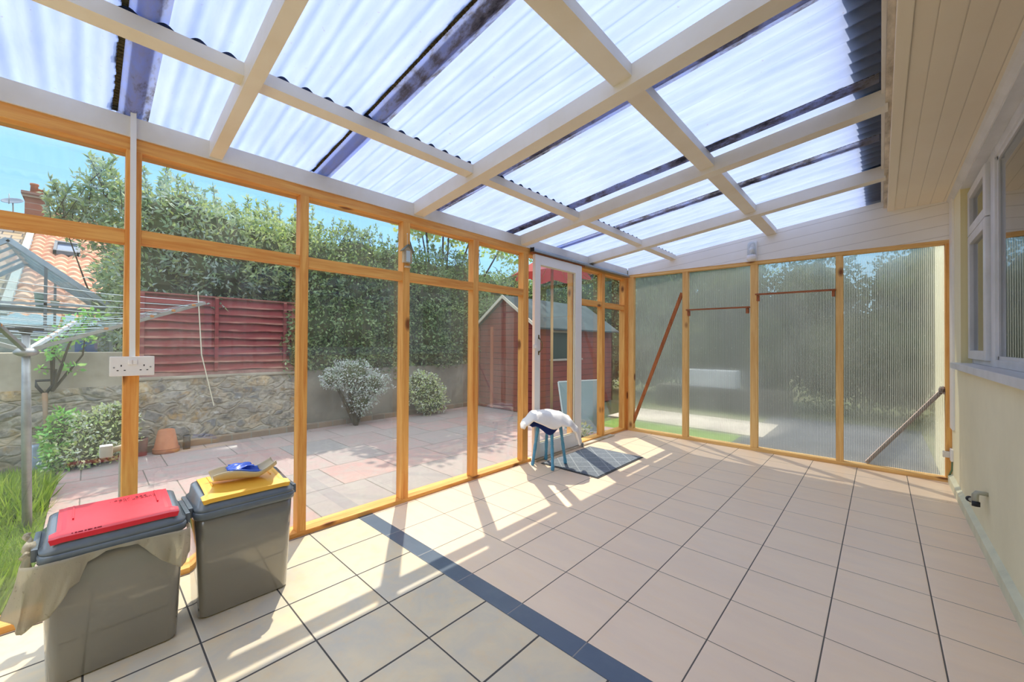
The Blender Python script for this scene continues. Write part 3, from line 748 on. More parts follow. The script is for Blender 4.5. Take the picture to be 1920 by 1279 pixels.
wc = drape((-.285, .285), .20, .52, [(-.285, .395), (-.255, .445), (-.17, .515), (-.03, .532), (.08, .518), (.17, .475), (.24, .40), (.27, .32), (.285, .25)], .10, .022, 'white_cover', cloth_mat('white_fleece', rgb(240, 238, 234), rgb(228, 224, 216), 90), 'thick crumpled white cover heaped over the top of the blue-legged stool', 'cover', .007, shift=-.085, tap=.50)

# ------------------------------------------------------------------ door mat
def mat_mat():
    t = NT('charcoal_mat')
    tc = t.n('ShaderNodeTexCoord').outputs['Object']; sp = t.n('ShaderNodeSeparateXYZ'); t.link(tc, sp.inputs[0])
    def lines(a, p, w):
        fr = t.math('FRACT', t.math('ADD', t.math('DIVIDE', a, p), 20.0)); return t.math('LESS_THAN', t.math('ABSOLUTE', t.math('SUBTRACT', fr, .5)), w)
    d1_ = t.math('ADD', sp.outputs[0], sp.outputs[1]); d2_ = t.math('SUBTRACT', sp.outputs[0], sp.outputs[1])
    dia = t.math('MAXIMUM', lines(d1_, .20, .035), lines(d2_, .20, .035))
    f = t.noise(t.coord(), 260, 2, .7)
    rib = t.math('ADD', t.math('MULTIPLY', t.math('SINE', t.math('MULTIPLY', sp.outputs[0], 2 * math.pi / .010)), .5), .5)
    c = t.mix(t.ramp(f, [(.4, (0, 0, 0)), (.62, (1, 1, 1))]), rgb(98, 106, 116), rgb(156, 162, 168))
    c = t.mix(t.math('MULTIPLY', rib, .35), c, rgb(76, 84, 94))
    c = t.mix(t.math('MULTIPLY', dia, .45), c, rgb(186, 190, 192))
    return t.done(t.bsdf(c, .9, .2, 0, t.bump(t.math('ADD', f, rib), .6, .003)))
dm = empty('door_mat', (-2.085, 3.44, 0), 'charcoal ribbed door mat with a diamond pattern on the tiles by the door', 'door mat')
b = B(); box(b, -2.385, -1.795, 3.015, 3.865, .001, .009, .002); obj('pile', b, mat_mat(), dm)
b = B(); box(b, -2.405, -1.775, 2.995, 3.885, .0005, .004, .001); obj('rubber_border', b, M['black'], dm)
# the little green plant growing up by the sill

# ------------------------------------------------------------------ leaves
def leaf_mat(name, cols, tr=.35, rough=.5):
    t = NT(name)
    g = t.n('ShaderNodeNewGeometry').outputs['Random Per Island']
    n = len(cols)
    c = t.ramp(g, [(i / max(1, n - 1), col) for i, col in enumerate(cols)])
    d = t.bsdf(c, rough, .3)
    tl = t.n('ShaderNodeBsdfTranslucent'); t.link(t.mix(.5, c, rgb(150, 170, 50)), tl.inputs[0])
    return t.done(t.shmix(tr, d, tl.outputs[0]))
def unit(v): return v / np.maximum(1e-9, np.linalg.norm(v, axis=1, keepdims=True))
def leaf_mesh(name, C, D, L, W, mat, parent=None, at=None):
    n = len(C); D = unit(D)
    S = unit(np.cross(D, RNG.normal(size=(n, 3)))); Nn = np.cross(S, D)
    L = (np.full(n, L) if np.isscalar(L) else L) * RNG.uniform(.65, 1.25, n)
    W = L * W
    off = np.array(wloc(parent) if parent is not None else Vector(at or (0, 0, 0)))
    C = C - off
    v = np.empty((n, 4, 3))
    v[:, 0] = C
    v[:, 1] = C + D * (L * .45)[:, None] + S * (W / 2)[:, None] + Nn * (L * .10)[:, None]
    v[:, 2] = C + D * L[:, None]
    v[:, 3] = C + D * (L * .45)[:, None] - S * (W / 2)[:, None] + Nn * (L * .10)[:, None]
    me = bpy.data.meshes.new(name)
    me.vertices.add(4 * n); me.vertices.foreach_set('co', v.reshape(-1))
    me.loops.add(4 * n); me.loops.foreach_set('vertex_index', np.arange(4 * n, dtype=np.int32))
    me.polygons.add(n); me.polygons.foreach_set('loop_start', np.arange(0, 4 * n, 4, dtype=np.int32))
    me.update(calc_edges=True); me.validate()
    me.materials.append(mat)
    o = bpy.data.objects.new(name, me); COL.objects.link(o)
    if parent is not None: o.parent = parent
    elif at: o.location = at
    return o
def clump_pts(clumps, n, depth=.35):
    """points and outward directions on the lumpy skins of ellipsoids (cx,cy,cz,rx,ry,rz)"""
    cl = np.array(clumps, float); area = (cl[:, 3] * cl[:, 4] * cl[:, 5]) ** (2 / 3)
    idx = RNG.choice(len(cl), n, p=area / area.sum())
    u = unit(RNG.normal(size=(n, 3)))
    ph = RNG.uniform(0, 6.28, (len(cl), 6))
    lump = 1 + .10 * np.sin(u[:, 0] * 7 + ph[idx, 0]) + .10 * np.sin(u[:, 1] * 8 + ph[idx, 1]) + .10 * np.sin(u[:, 2] * 9 + ph[idx, 2]) + .06 * np.sin(u[:, 1] * 19 + ph[idx, 3]) + .06 * np.sin(u[:, 2] * 17 + ph[idx, 4])
    r = lump * (1 - depth * RNG.uniform(0, 1, n) ** 2)
    P = cl[idx, :3] + u * cl[idx, 3:6] * r[:, None]
    return P, u
def shoots(tops, n_per, length, spread, per):
    """upright twigs that leave the outline feathery"""
    P = []; D = []; sticks = []
    for (x, y, z, rx, ry) in tops:
        for k in range(n_per):
            b0 = np.array([x + RNG.normal() * rx, y + RNG.normal() * ry, z + RNG.normal() * .06])
            d = unit(np.array([[RNG.normal() * spread, RNG.normal() * spread, 1.0]]))[0]
            L = length * RNG.uniform(.5, 1.2); sticks.append((b0 - d * .15, b0 + d * L))
            t = RNG.uniform(0, 1, per) ** .8
            P.append(b0 + d * (L * t)[:, None]); a = RNG.normal(size=(per, 3)) * .9; a[:, 2] += .55; D.append(a)
    return np.concatenate(P), np.concatenate(D), sticks
TWIG = plain('brown_twigs', rgb(78, 66, 50), .9, .1, var=rgb(54, 50, 38), vscale=12, bump=.5, bscale=30)
CORE = plain('inner_green_growth', rgb(70, 82, 52), .95, .1, var=rgb(84, 80, 58), vscale=9, bump=1.0, bscale=22)
def shrub(name, loc, clumps, n, L, W, mat, label, cat='shrub', tops=None, sp=(14, .35, .22, 26), core=.78, depth=.35, trunk=True, group=None, tk=1.0):
    r = empty(name, loc, label, cat, group)
    P, U = clump_pts(clumps, n, depth)
    D = U * .7 + RNG.normal(size=P.shape) * .75; D[:, 2] += .15
    sticks = []
    if tops:
        P2, D2, sticks = shoots(tops, *sp); P = np.concatenate([P, P2]); D = np.concatenate([D, D2])
    leaf_mesh('foliage', P, D, L, W, mat, r)
    b = B()
    if trunk:
        for c in clumps[:8]:
            p0 = Vector(loc); p1 = Vector(c[:3])
            tube(b, [p0, p0.lerp(p1, .5) + Vector((random.uniform(-.1, .1), random.uniform(-.1, .1), .1)), p1], [.035 * tk, .025 * tk, .012 * tk], 6)
    for p, q in sticks:
        c0 = min(clumps, key=lambda c: (c[0] - p[0]) ** 2 + (c[1] - p[1]) ** 2 + (c[2] - p[2]) ** 2)
        tube(b, [Vector(c0[:3]), p, q], [.010, .006, .003], 4, False)
    if not trunk and not sticks: tube(b, [Vector(loc), Vector(clumps[0][:3])], [.02, .008], 6)
    obj('branches', b, TWIG, r)
    if core:
        b = B()
        for c in clumps:
            vs_ = ball(b, c[:3], 1, 3, (c[3] * core, c[4] * core, c[5] * core))
            for v in vs_: v.co += (v.co - Vector(c[:3])) * random.uniform(-.16, .10)
        obj('inner_growth', b, CORE, r)
    return r
LV = {}
LV['grey'] = leaf_mat('grey_green_leaves', [rgb(111, 136, 110), rgb(157, 180, 153), rgb(194, 201, 197), rgb(146, 166, 122), rgb(194, 201, 138)], .42, .55)
LV['dark'] = leaf_mat('dark_hedge_leaves', [rgb(73, 95, 71), rgb(109, 133, 94), rgb(146, 169, 122), rgb(180, 195, 141), rgb(126, 145, 108)], .42, .5)
LV['olive'] = leaf_mat('olive_leaves', [rgb(115, 140, 97), rgb(169, 187, 126), rgb(194, 201, 144), rgb(194, 201, 160), rgb(140, 160, 122)], .42, .5)
LV['light'] = leaf_mat('light_green_leaves', [rgb(195, 232, 120), rgb(232, 232, 144), rgb(232, 232, 174), rgb(174, 218, 126)], .4, .5)
LV['silver'] = leaf_mat('silvery_leaves', [rgb(199, 199, 199), rgb(199, 199, 199), rgb(178, 199, 170), rgb(199, 199, 199)], .15, .6)
LV['varie'] = leaf_mat('variegated_leaves', [rgb(195, 222, 130), rgb(232, 232, 174), rgb(232, 232, 232), rgb(167, 198, 126)], .38, .5)
LV['rich'] = leaf_mat('rich_green_leaves', [rgb(110, 174, 93), rgb(150, 218, 110), rgb(202, 232, 130)], .3, .45)
LV['deep'] = leaf_mat('deep_green_leaves', [rgb(40, 50, 36), rgb(56, 66, 46), rgb(72, 80, 58), rgb(48, 58, 50)], .2, .6)  # conifer-dark leaves for the back hedges
LV['grass'] = leaf_mat('grass_blades', [rgb(84, 122, 30), rgb(112, 150, 40), rgb(140, 172, 52), rgb(96, 134, 40), rgb(168, 184, 84)], .45, .5)

# ------------------------------------------------------------------ garden ground and paving
PZ = -.12
soil = plain('garden_soil', rgb(92, 86, 66), .95, .1, var=rgb(88, 98, 60), vscale=1.4, bump=.5, bscale=12)
b = B(); box(b, -30, 8, -14, 26, -.5, PZ - .03); tag(obj('garden_ground', b, soil), kind='structure')
def slab_mat():
    t = NT('riven_paving_slabs'); tc = t.n('ShaderNodeTexCoord').outputs['Object']
    sp = t.n('ShaderNodeSeparateXYZ'); t.link(tc, sp.inputs[0])
    m = .605
    v = t.math('ADD', t.math('DIVIDE', t.math('SUBTRACT', sp.outputs[1], 1.785), m), 40.0)
    row = t.math('FLOOR', t.math('ADD', t.math('DIVIDE', t.math('ADD', sp.outputs[0], 3.545), m), 40.0))
    u = t.math('ADD', t.math('DIVIDE', t.math('ADD', sp.outputs[0], 3.545), m), 40.0)
    v = t.math('ADD', v, t.math('MULTIPLY', t.math('FRACT', t.math('MULTIPLY', row, .5)), 0.62))
    fu, fv = t.math('FRACT', u), t.math('FRACT', v)
    e = t.math('MULTIPLY', t.math('MINIMUM', t.math('MINIMUM', fu, t.math('SUBTRACT', 1.0, fu)), t.math('MINIMUM', fv, t.math('SUBTRACT', 1.0, fv))), m)
    wob = t.math('MULTIPLY', t.noise(t.coord(), 9, 3), .006)
    g = t.math('LESS_THAN', t.math('SUBTRACT', e, wob), .0015)
    cell = t.n('ShaderNodeCombineXYZ'); t.link(t.math('FLOOR', u), cell.inputs[0]); t.link(t.math('FLOOR', v), cell.inputs[1])
    wn = t.n('ShaderNodeTexWhiteNoise', noise_dimensions='3D'); t.link(cell.outputs[0], wn.inputs['Vector'])
    c = t.ramp(wn.outputs['Value'], [(.0, rgb(164, 128, 122)), (.35, rgb(150, 140, 136)), (.6, rgb(172, 138, 132)), (1, rgb(138, 132, 130))])
    n = t.noise(t.coord(), 7, 6, .65, .5)
    c = t.mix(t.ramp(n, [(.4, (0, 0, 0)), (.68, (.8, .8, .8))]), c, rgb(148, 143, 136))
    c = t.mix(t.ramp(t.noise(t.coord(), 24, 5, .7), [(.55, (0, 0, 0)), (.72, (.6, .6, .6))]), c, rgb(117, 113, 108))
    c = t.mix(t.math('MULTIPLY', g, .8), c, rgb(86, 81, 73))
    h = t.math('ADD', t.math('MULTIPLY', n, .5), t.math('MULTIPLY', t.math('MINIMUM', e, .012), 40.0))
    return t.done(t.bsdf(c, .8, .25, 0, t.bump(h, .6, .008)))
b = B(); box(b, -6.16, -2.64, -.19, 5.5, -.3, PZ); tag(obj('patio', b, slab_mat()), kind='structure')
b = B(); box(b, -2.66, -2.60, ROOM_Y0, 5.1, -.3, -.02); box(b, -2.60, .46, 5.075, 5.12, -.3, .0); tag(obj('plinth', b, plain('grey_plinth', rgb(150, 146, 138), .9, .1)), kind='structure')
def brick_mat():
    t = NT('edging_bricks'); br = t.n('ShaderNodeTexBrick')
    t.link(t.coord(scale=(1, 1, 1), rot=(0, 0, math.pi / 2)), br.inputs['Vector'])
    br.inputs['Color1'].default_value = rgb(146, 122, 100); br.inputs['Color2'].default_value = rgb(120, 104, 90); br.inputs['Mortar'].default_value = rgb(130, 126, 112)
    br.inputs['Scale'].default_value = 1; br.inputs['Brick Width'].default_value = .215; br.inputs['Row Height'].default_value = .2; br.inputs['Mortar Size'].default_value = .008
    return t.done(t.bsdf(br.outputs[0], .9, .1, 0, t.bump(t.noise(t.coord(), 40, 4), .6, .004)))
b = B(); box(b, -6.27, -6.155, -.19, 5.5, -.3, -.045, .006); tag(obj('brick_edging', b, brick_mat()), kind='structure')

# ------------------------------------------------------------------ garden walls
def stone_mat():
    t = NT('lichened_rubble_stone')
    v = t.coord(scale=(1, 1, 1.5))
    nz = t.noise(t.coord(), 3, 3)
    w = t.n('ShaderNodeVectorMath', operation='MULTIPLY_ADD'); t.link(t.n('ShaderNodeTexNoise').outputs['Color'], w.inputs[0]); w.inputs[1].default_value = (.45, .45, .45); t.link(v, w.inputs[2])
    d = t.voro(w.outputs[0], 4.6, 'DISTANCE_TO_EDGE'); cc = t.voro(w.outputs[0], 4.6, 'F1', 1)
    sp = t.n('ShaderNodeSeparateColor'); t.link(cc, sp.inputs[0])
    c = t.ramp(sp.outputs[0], [(.0, rgb(146, 140, 130)), (.3, rgb(178, 168, 152)), (.55, rgb(124, 122, 122)), (.8, rgb(190, 168, 134)), (1, rgb(160, 154, 146))])
    n = t.noise(t.coord(), 11, 6, .7)
    c = t.mix(t.ramp(n, [(.46, (0, 0, 0)), (.62, (.8, .8, .8))]), c, rgb(92, 90, 88))
    n2 = t.noise(t.coord(loc=(3, 5, 1)), 4.5, 6, .7)
    c = t.mix(t.ramp(n2, [(.54, (0, 0, 0)), (.66, (.75, .75, .75))]), c, rgb(168, 134, 78))
    n3 = t.noise(t.coord(loc=(8, 2, 6)), 9, 6, .7)
    c = t.mix(t.ramp(n3, [(.58, (0, 0, 0)), (.68, (.8, .8, .8))]), c, rgb(196, 194, 186))
    c = t.mix(t.ramp(d, [(.0, (.8, .8, .8)), (.16, (0, 0, 0))]), c, rgb(158, 148, 128))
    h = t.math('ADD', t.math('MULTIPLY', t.math('MINIMUM', d, .12), 6.0), t.math('MULTIPLY', n, .5))
    return t.done(t.bsdf(c, .95, .1, 0, t.bump(h, .55, .025)))
STONE = stone_mat()
REND = plain('old_grey_render', rgb(176, 166, 148), .95, .1, var=rgb(146, 136, 118), vscale=3.2, bump=.5, bscale=12)
RENDG = plain('grey_smooth_render', rgb(150, 142, 128), .95, .1, var=rgb(124, 118, 108), vscale=2.6, bump=.4, bscale=14)
gw = empty('garden_wall', (-6.3, 0, PZ), kind='structure')
def rough_face(y0, y1, z0, z1, amp, mat, name, ny, nz_):
    b = B(); rr = random.Random(3)
    ph = [rr.uniform(0, 6.28) for _ in range(9)]
    def f(u, v):
        y = y0 + (y1 - y0) * u; z = z0 + (z1 - z0) * v
        x = -6.30 + amp * (math.sin(y * 7.1 + z * 3 + ph[0]) * .4 + math.sin(z * 17 + y * 4 + ph[1]) * .4 + math.sin(y * 19 + ph[2]) * math.sin(z * 13 + ph[3]) * .6) + rr.uniform(-.25, .25) * amp
        return (x, y, z)
    V = grid(b, f, ny, nz_)
    top = [b.verts.new((-6.62, r[-1].co.y, r[-1].co.z)) for r in V]
    for i in range(ny): b.faces.new((V[i][-1], V[i + 1][-1], top[i + 1], top[i]))
    return obj(name, b, mat, gw)
rough_face(-7.0, .36, -.3, .655, .022, STONE, 'stone_face', 130, 18)
rough_face(.36, 2.15, -.3, .72, .020, STONE, 'stone_face', 50, 18)
rough_face(2.15, 5.45, -.3, .735, .006, RENDG, 'rendered_face', 40, 8)
b = B(); box(b, -6.60, -6.325, -7.0, .38, .64, 1.035, .01); obj('rendered_top', b, REND, gw)
b = B(); box(b, -6.60, -6.29, .38, 2.2, .70, .735, .01); obj('coping', b, REND, gw)
b = B(); box(b, -9.6, -6.6, -8, 2.2, -.3, .93); box(b, -14, -6.6, 2.2, 12, -.3, .6); box(b, -30, -9.6, -14, 2.2, -.3, .9); tag(obj('raised_ground', b, soil), kind='structure')

# ------------------------------------------------------------------ fence panel on the wall
def fence_mat():
    t = NT('worn_red_brown_fence'); v = t.coord(scale=(1, .25, 2.5))
    n = t.noise(v, 7, 6, .7); n2 = t.noise(t.coord(scale=(1, .2, 1.2), loc=(4, 1, 7)), 5, 5, .65)
    c = t.mix(t.ramp(n, [(.35, (0, 0, 0)), (.7, (1, 1, 1))]), rgb(142, 66, 64), rgb(118, 52, 54))
    c = t.mix(t.ramp(n2, [(.60, (0, 0, 0)), (.72, (.7, .7, .7))]), c, rgb(176, 128, 112))
    sp = t.n('ShaderNodeSeparateXYZ'); t.link(t.n('ShaderNodeTexCoord').outputs['Object'], sp.inputs[0])
    fr = t.math('FRACT', t.math('DIVIDE', t.math('SUBTRACT', sp.outputs[2], .053), (1.735 - .80) / 9))
    wear = t.math('MULTIPLY', t.ramp(fr, [(.04, (1, 1, 1)), (.30, (0, 0, 0))]), t.ramp(n2, [(.42, (0, 0, 0)), (.58, (.8, .8, .8))]))
    c = t.mix(wear, c, rgb(190, 150, 128))
    return t.done(t.bsdf(c, .85, .15, 0, t.bump(n, .4, .006)))
FM = fence_mat()
fp = empty('garden_fence', (-6.4, 1.3, .735), 'worn red-brown lapped fence panel standing on the stone garden wall', 'fence')
nb_ = 9; hh = (1.735 - .80) / nb_
for k in range(nb_):
    z = .80 + k * hh; y1_ = 2.25
    b = B(); pts = []
    n = 24
    vs_a = []
    for i in range(n + 1):
        y = .42 + (y1_ - .42) * i / n; wv = .006 * math.sin(y * 5 + k * 2.1) + .004 * math.sin(y * 13 + k)
        vs_a.append([b.verts.new(p) for p in ((-6.352, y, z - .012 + wv), (-6.398, y, z + hh), (-6.408, y, z + hh), (-6.368, y, z - .012 + wv))])
    for a, c in zip(vs_a, vs_a[1:]):
        for q in range(4): b.faces.new((a[q], a[(q + 1) % 4], c[(q + 1) % 4], c[q]))
    b.faces.new(vs_a[0]); b.faces.new(vs_a[-1][::-1])
    obj('board', b, FM, fp)
for y in (.435, 1.15, 1.96):
    b = B(); box(b, -6.365, -6.338, y - .02, y + .02, .78, 1.735, .003); obj('batten', b, FM, fp)
b = B(); box(b, -6.415, -6.35, .41, 2.25, 1.735, 1.752, .003); obj('capping', b, FM, fp)
b = B(); box(b, -6.405, -6.365, .41, 2.25, .735, .785, .003); obj('gravel_board', b, plain('pinkish_gravel_board', rgb(178, 140, 128), .9, .1, var=rgb(146, 104, 96), vscale=8), fp)
b = B(); box(b, -6.31, -6.24, 5.40, 5.47, PZ, 1.9, .004); tag(obj('fence_post', b, plain('dark_stained_post', rgb(84, 66, 46), .9, .1), at=(-6.27, 5.43, PZ)), 'tall dark timber post at the far corner of the patio', 'post')
b = B(); box(b, -6.33, -6.28, 2.15, 2.22, PZ, 1.0, .004); tag(obj('fence_post', b, plain('brown_stained_post', rgb(96, 60, 44), .9, .1), at=(-6.30, 2.18, PZ)), 'short brown timber post against the wall where fence meets hedge', 'post')
# a long cane leaning on the fence
b = B(); tube(b, [(-6.18, 1.10, .35), (-6.25, .98, 1.0), (-6.34, .95, 1.80)], .006, 6); tag(obj('garden_cane', b, plain('pale_cane', rgb(206, 196, 170), .7), at=(-6.2, 1.1, .4)), 'thin pale cane leaning against the red-brown fence panel', 'cane')

# ------------------------------------------------------------------ hedges and trees
shrub('feathery_tree', (-8.6, .32, .9), [(-8.6, .15, 3.35, .35, .30, .42), (-8.6, .10, 2.85, .4, .28, .38), (-8.5, .38, 2.85, .4, .3, .55), (-8.5, .27, 2.1, .45, .20, .45), (-8.7, -.27, 2.95, .22, .15, .25), (-8.4, .40, 1.9, .5, .35, .5), (-8.3, .3, 1.3, .4, .3, .5)], 5200, .10, .34, LV['grey'],
      'feathery grey-green tree rising beside the tiled roof at the left', 'tree', tk=.4, tops=[(-8.6, .12, 3.65, .1, .12), (-8.6, -.05, 3.1, .1, .16), (-8.6, -.32, 3.0, .1, .12), (-8.6, .4, 3.3, .1, .1)], sp=(7, .38, .3, 36), core=0, depth=.8)
shrub('tall_shrub', (-7.4, 1.1, .7), [(-6.9, 0.83, 2.68, 0.45, 0.42, 0.55), (-7.12, 0.66, 2.06, 0.42, 0.5, 0.7), (-6.7, 1.27, 2.32, 0.45, 0.5, 0.7), (-7.27, 0.93, 1.84, 0.42, 0.6, 0.6), (-7.37, 1.48, 1.84, 0.42, 0.5, 0.5), (-7.17, 0.55, 1.47, 0.4, 0.4, 0.5), (-7.17, 1.2, 1.38, 0.4, 0.6, 0.5)], 15000, .085, .36, LV['grey'],
      'tall grey-green bush behind the left half of the fence panel', 'shrub', [(-7.3, .84, 3.12, .15, .16), (-7.2, 1.30, 2.85, .15, .16), (-7.1, .50, 2.8, .12, .1)], (11, .42, .2, 34))
shrub('tall_shrub', (-7.2, 2.3, .7), [(-6.7, 1.72, 2.39, 0.45, 0.42, 0.6), (-6.7, 2.21, 2.42, 0.45, 0.5, 0.6), (-7.05, 1.96, 1.85, 0.42, 0.5, 0.6), (-6.95, 1.86, 1.29, 0.42, 0.4, 0.5), (-6.75, 2.41, 2.07, 0.42, 0.4, 0.6)], 14000, .085, .38, LV['olive'],
      'olive-green bush with yellow tips behind the right half of the fence', 'shrub', [(-7.1, 1.74, 2.95, .15, .15), (-7.1, 2.3, 2.95, .15, .2)], (10, .36, .2, 34))
shrub('clipped_hedge', (-7.1, 3.4, .7), [(-6.58, 2.45, 2.23, 0.45, 0.5, 0.7), (-6.58, 3.11, 2.28, 0.45, 0.6, 0.75), (-6.58, 3.76, 2.23, 0.45, 0.55, 0.75), (-6.58, 2.37, 1.39, 0.45, 0.5, 0.7), (-6.53, 3.0, 1.39, 0.45, 0.6, 0.8), (-6.58, 3.68, 1.39, 0.45, 0.6, 0.8), (-6.48, 2.66, 0.99, 0.35, 0.5, 0.4), (-6.48, 3.39, 0.96, 0.35, 0.6, 0.35), (-6.53, 2.18, 1.0, 0.4, 0.25, 0.5)], 27000, .062, .5, LV['dark'],
      'dense dark hedge of tiny leaves hanging over the grey rendered wall', 'hedge', [(-6.7, 2.8, 3.0, .2, .3), (-6.7, 3.6, 2.98, .2, .3)], (16, .18, .25, 16), depth=.25)
shrub('clipped_hedge', (-7.2, 5.3, .7), [(-6.58, 4.51, 2.23, 0.45, 0.6, 0.7), (-6.68, 5.36, 2.23, 0.45, 0.7, 0.8), (-6.58, 4.45, 1.39, 0.45, 0.55, 0.8), (-6.58, 5.23, 1.39, 0.45, 0.6, 0.8), (-6.48, 4.74, 0.96, 0.35, 0.7, 0.35), (-6.78, 6.1, 1.49, 0.5, 0.6, 1.0)], 24000, .062, .5, LV['dark'],
      'dense dark hedge beyond the small variegated bush, partly shading the patio corner', 'hedge', [(-6.75, 4.8, 3.0, .2, .4), (-6.8, 5.7, 3.0, .2, .3)], (14, .2, .25, 16), depth=.25)
shrub('clipped_hedge', (-7.6, 7.6, .7), [(-7.5, 7.0, 2.2, .7, .7, .9), (-7.6, 8.1, 2.3, .8, .8, 1.0), (-7.4, 7.2, 1.3, .6, .8, .9), (-7.4, 8.4, 1.3, .6, .8, .9), (-7.2, 9.3, 2.2, .8, .8, 1.0)], 17000, .07, .5, LV['dark'],
      'dark hedge rising directly behind the gable of the red shed', 'hedge', depth=.25)
shrub('maple_tree', (-7.2, 5.4, .6), [(-6.9, 4.6, 3.75, .5, .55, .40), (-6.9, 5.4, 4.1, .8, .8, .6), (-7, 6.3, 4.2, .8, .8, .7), (-6.6, 3.9, 3.85, .35, .35, .25), (-7, 7.3, 3.9, .7, .7, .6), (-6.6, 5.0, 4.6, .7, .8, .4), (-6.4, 4.3, 4.4, .5, .5, .3)], 6500, .12, .75, LV['light'],
      'light green broad-leaved tree topping the dark hedge', 'tree', core=0, depth=.8)
shrub('far_hedge', (-5.2, 10.5, PZ), [(-6.2, 10.2, 2.2, .8, 1.0, 1.3), (-5.2, 10.8, 2.1, .9, .9, 1.3), (-4.2, 11, 2.0, .9, .9, 1.3), (-5.8, 10.2, .9, .9, .9, 1.0), (-4.5, 10.6, .8, .9, .9, 1.0), (-3.3, 11.2, 1.6, .9, .8, 1.3), (-6.2, 10.6, 3.4, .9, .9, .9), (-5.0, 11.2, 3.5, 1.0, .9, .9), (-3.9, 11.6, 3.4, 1.0, .9, .9), (-2.9, 11.8, 3.1, .9, .8, .9), (-7.3, 9.8, 3.4, .9, 1, .9)], 24000, .085, .5, LV['dark'],
      'dark shrubbery seen above the shed roof through the sliding door', 'hedge', depth=.25)
shrub('silver_bush', (-5.95, 2.85, PZ), [(-5.92, 2.75, .66, .24, .34, .24), (-5.9, 3.02, .50, .24, .32, .24), (-5.92, 2.9, .28, .2, .22, .22), (-5.95, 2.5, .62, .18, .18, .16)], 6500, .038, .4, LV['silver'],
      'silvery small-leaved bush growing against the grey wall under the hedge', 'bush', core=.7, depth=.5)
shrub('variegated_bush', (-5.95, 4.15, PZ), [(-5.95, 4.12, .30, .24, .34, .30), (-5.95, 4.25, .12, .25, .32, .22), (-5.95, 3.98, .48, .16, .18, .16)], 4500, .04, .5, LV['varie'],
      'small round yellow-green bush by the grey wall in the patio corner', 'bush', core=.75, depth=.5)
shrub('variegated_bush', (-6.0, .06, PZ), [(-6.0, .12, .20, .22, .26, .26), (-5.95, -.02, .05, .22, .26, .2), (-6.02, .22, .36, .15, .14, .13), (-5.98, .0, .25, .16, .16, .16)], 4500, .042, .5, LV['varie'],
      'rounded pale-edged bush at the foot of the stone wall behind the left post', 'bush', core=.75, depth=.5)
shrub('evergreen_bush', (-6.02, -.18, PZ), [(-6.02, -.16, .22, .16, .14, .22), (-5.98, -.14, .02, .18, .16, .16)], 1800, .05, .45, LV['rich'],
      'small deep-green bush between the spade and the pale-edged bush', 'bush', core=.75, depth=.5)
shrub('fig_sapling', (-6.22, -.24, .64), [(-6.2, -.32, .88, .05, .05, .05), (-6.2, -.10, .88, .06, .07, .05), (-6.2, -.24, 1.12, .10, .10, .12), (-6.2, -.12, 1.3, .1, .1, .1), (-6.2, .0, 1.42, .1, .1, .08), (-6.2, -.22, 1.0, .04, .04, .04), (-6.2, -.02, 1.18, .09, .12, .06)], 300, .058, .55, LV['rich'],
      'young sapling with lobed leaves rooted on the ledge of the old wall', 'sapling', core=0, depth=.9, tk=.35)
shrub('weed', (-2.74, 4.3, PZ), [(-2.74, 4.30, .06, .06, .10, .10), (-2.74, 4.26, -.04, .07, .10, .06)], 160, .05, .45, LV['varie'], 'pale-leaved weed sprouting outside the glass beside the sliding door', 'weed', core=0, depth=.9)
# grass
def grass(name, x0, x1, y0, y1, n, hgt, label, z=PZ - .03):
    P = np.stack([RNG.uniform(x0, x1, n), RNG.uniform(y0, y1, n), np.full(n, z)], 1)
    D = RNG.normal(size=(n, 3)) * .38; D[:, 2] = 1
    k = .6 + .5 * np.sin(P[:, 0] * 3.1 + 1) * np.sin(P[:, 1] * 3.7)
    return tag(leaf_mesh(name, P, D, hgt * np.clip(k, .35, 1.2), .055, LV['grass'], at=(x0, y0, z)), label, 'grass', kind='stuff')
grass('grass', -6.1, -2.80, -3.6, -.22, 42000, .26, 'long bright green lawn grass beside the paved patio')
b = B(); box(b, -6.25, -2.64, -6, -.19, -.3, PZ - .02); tag(obj('lawn', b, plain('lawn_earth', rgb(92, 112, 44), .95, .1, var=rgb(76, 88, 40), vscale=9, bump=.6, bscale=30)), kind='structure')
b = B()
grass('patio_weeds', -2.80, -2.68, -.19, 1.0, 260, .09, 'thin green weeds along the edge of the patio by the glass', PZ)

# ------------------------------------------------------------------ things by the stone wall
sd = empty('spade', (-6.2, -.28, PZ), 'garden spade with a black grip leaning upright against the stone wall', 'spade')
b = B(); tube(b, [(-6.21, -.295, .62), (-6.22, -.345, .70), (-6.225, -.35, .755), (-6.225, -.235, .755), (-6.22, -.24, .70), (-6.21, -.285, .62)], .014, 8); obj('grip', b, M['black'], sd, True)
b = B(); tube(b, [(-6.21, -.29, .63), (-6.17, -.28, .36), (-6.12, -.27, .10)], [.021, .017, .019], 10); obj('shaft', b, plain('weathered_ash_shaft', rgb(120, 112, 100), .8, var=rgb(150, 112, 72), vscale=5), sd, True)
b = B(); grid(b, lambda u, v: (-6.125 + .09 * v - .014 * math.cos((u - .5) * 3), -.27 + (u - .5) * .21 * (1 - .12 * v ** 3), .13 - .27 * v), 10, 8); o = obj('blade', b, plain('pale_blue_steel', rgb(150, 168, 192), .4, .5, .4, var=rgb(126, 140, 160), vscale=12), sd, True); mod_solid(o, .003)
b = B(); lathe(b, [(.021, 0), (.024, .05), (.019, .13)], (-6.13, -.27, .06), 10, (-.3, 0, 1)); obj('socket', b, plain('rusty_socket', rgb(140, 110, 80), .7), sd, True)
TERRA = plain('terracotta', rgb(184, 120, 84), .85, .15, var=rgb(160, 98, 68), vscale=8)
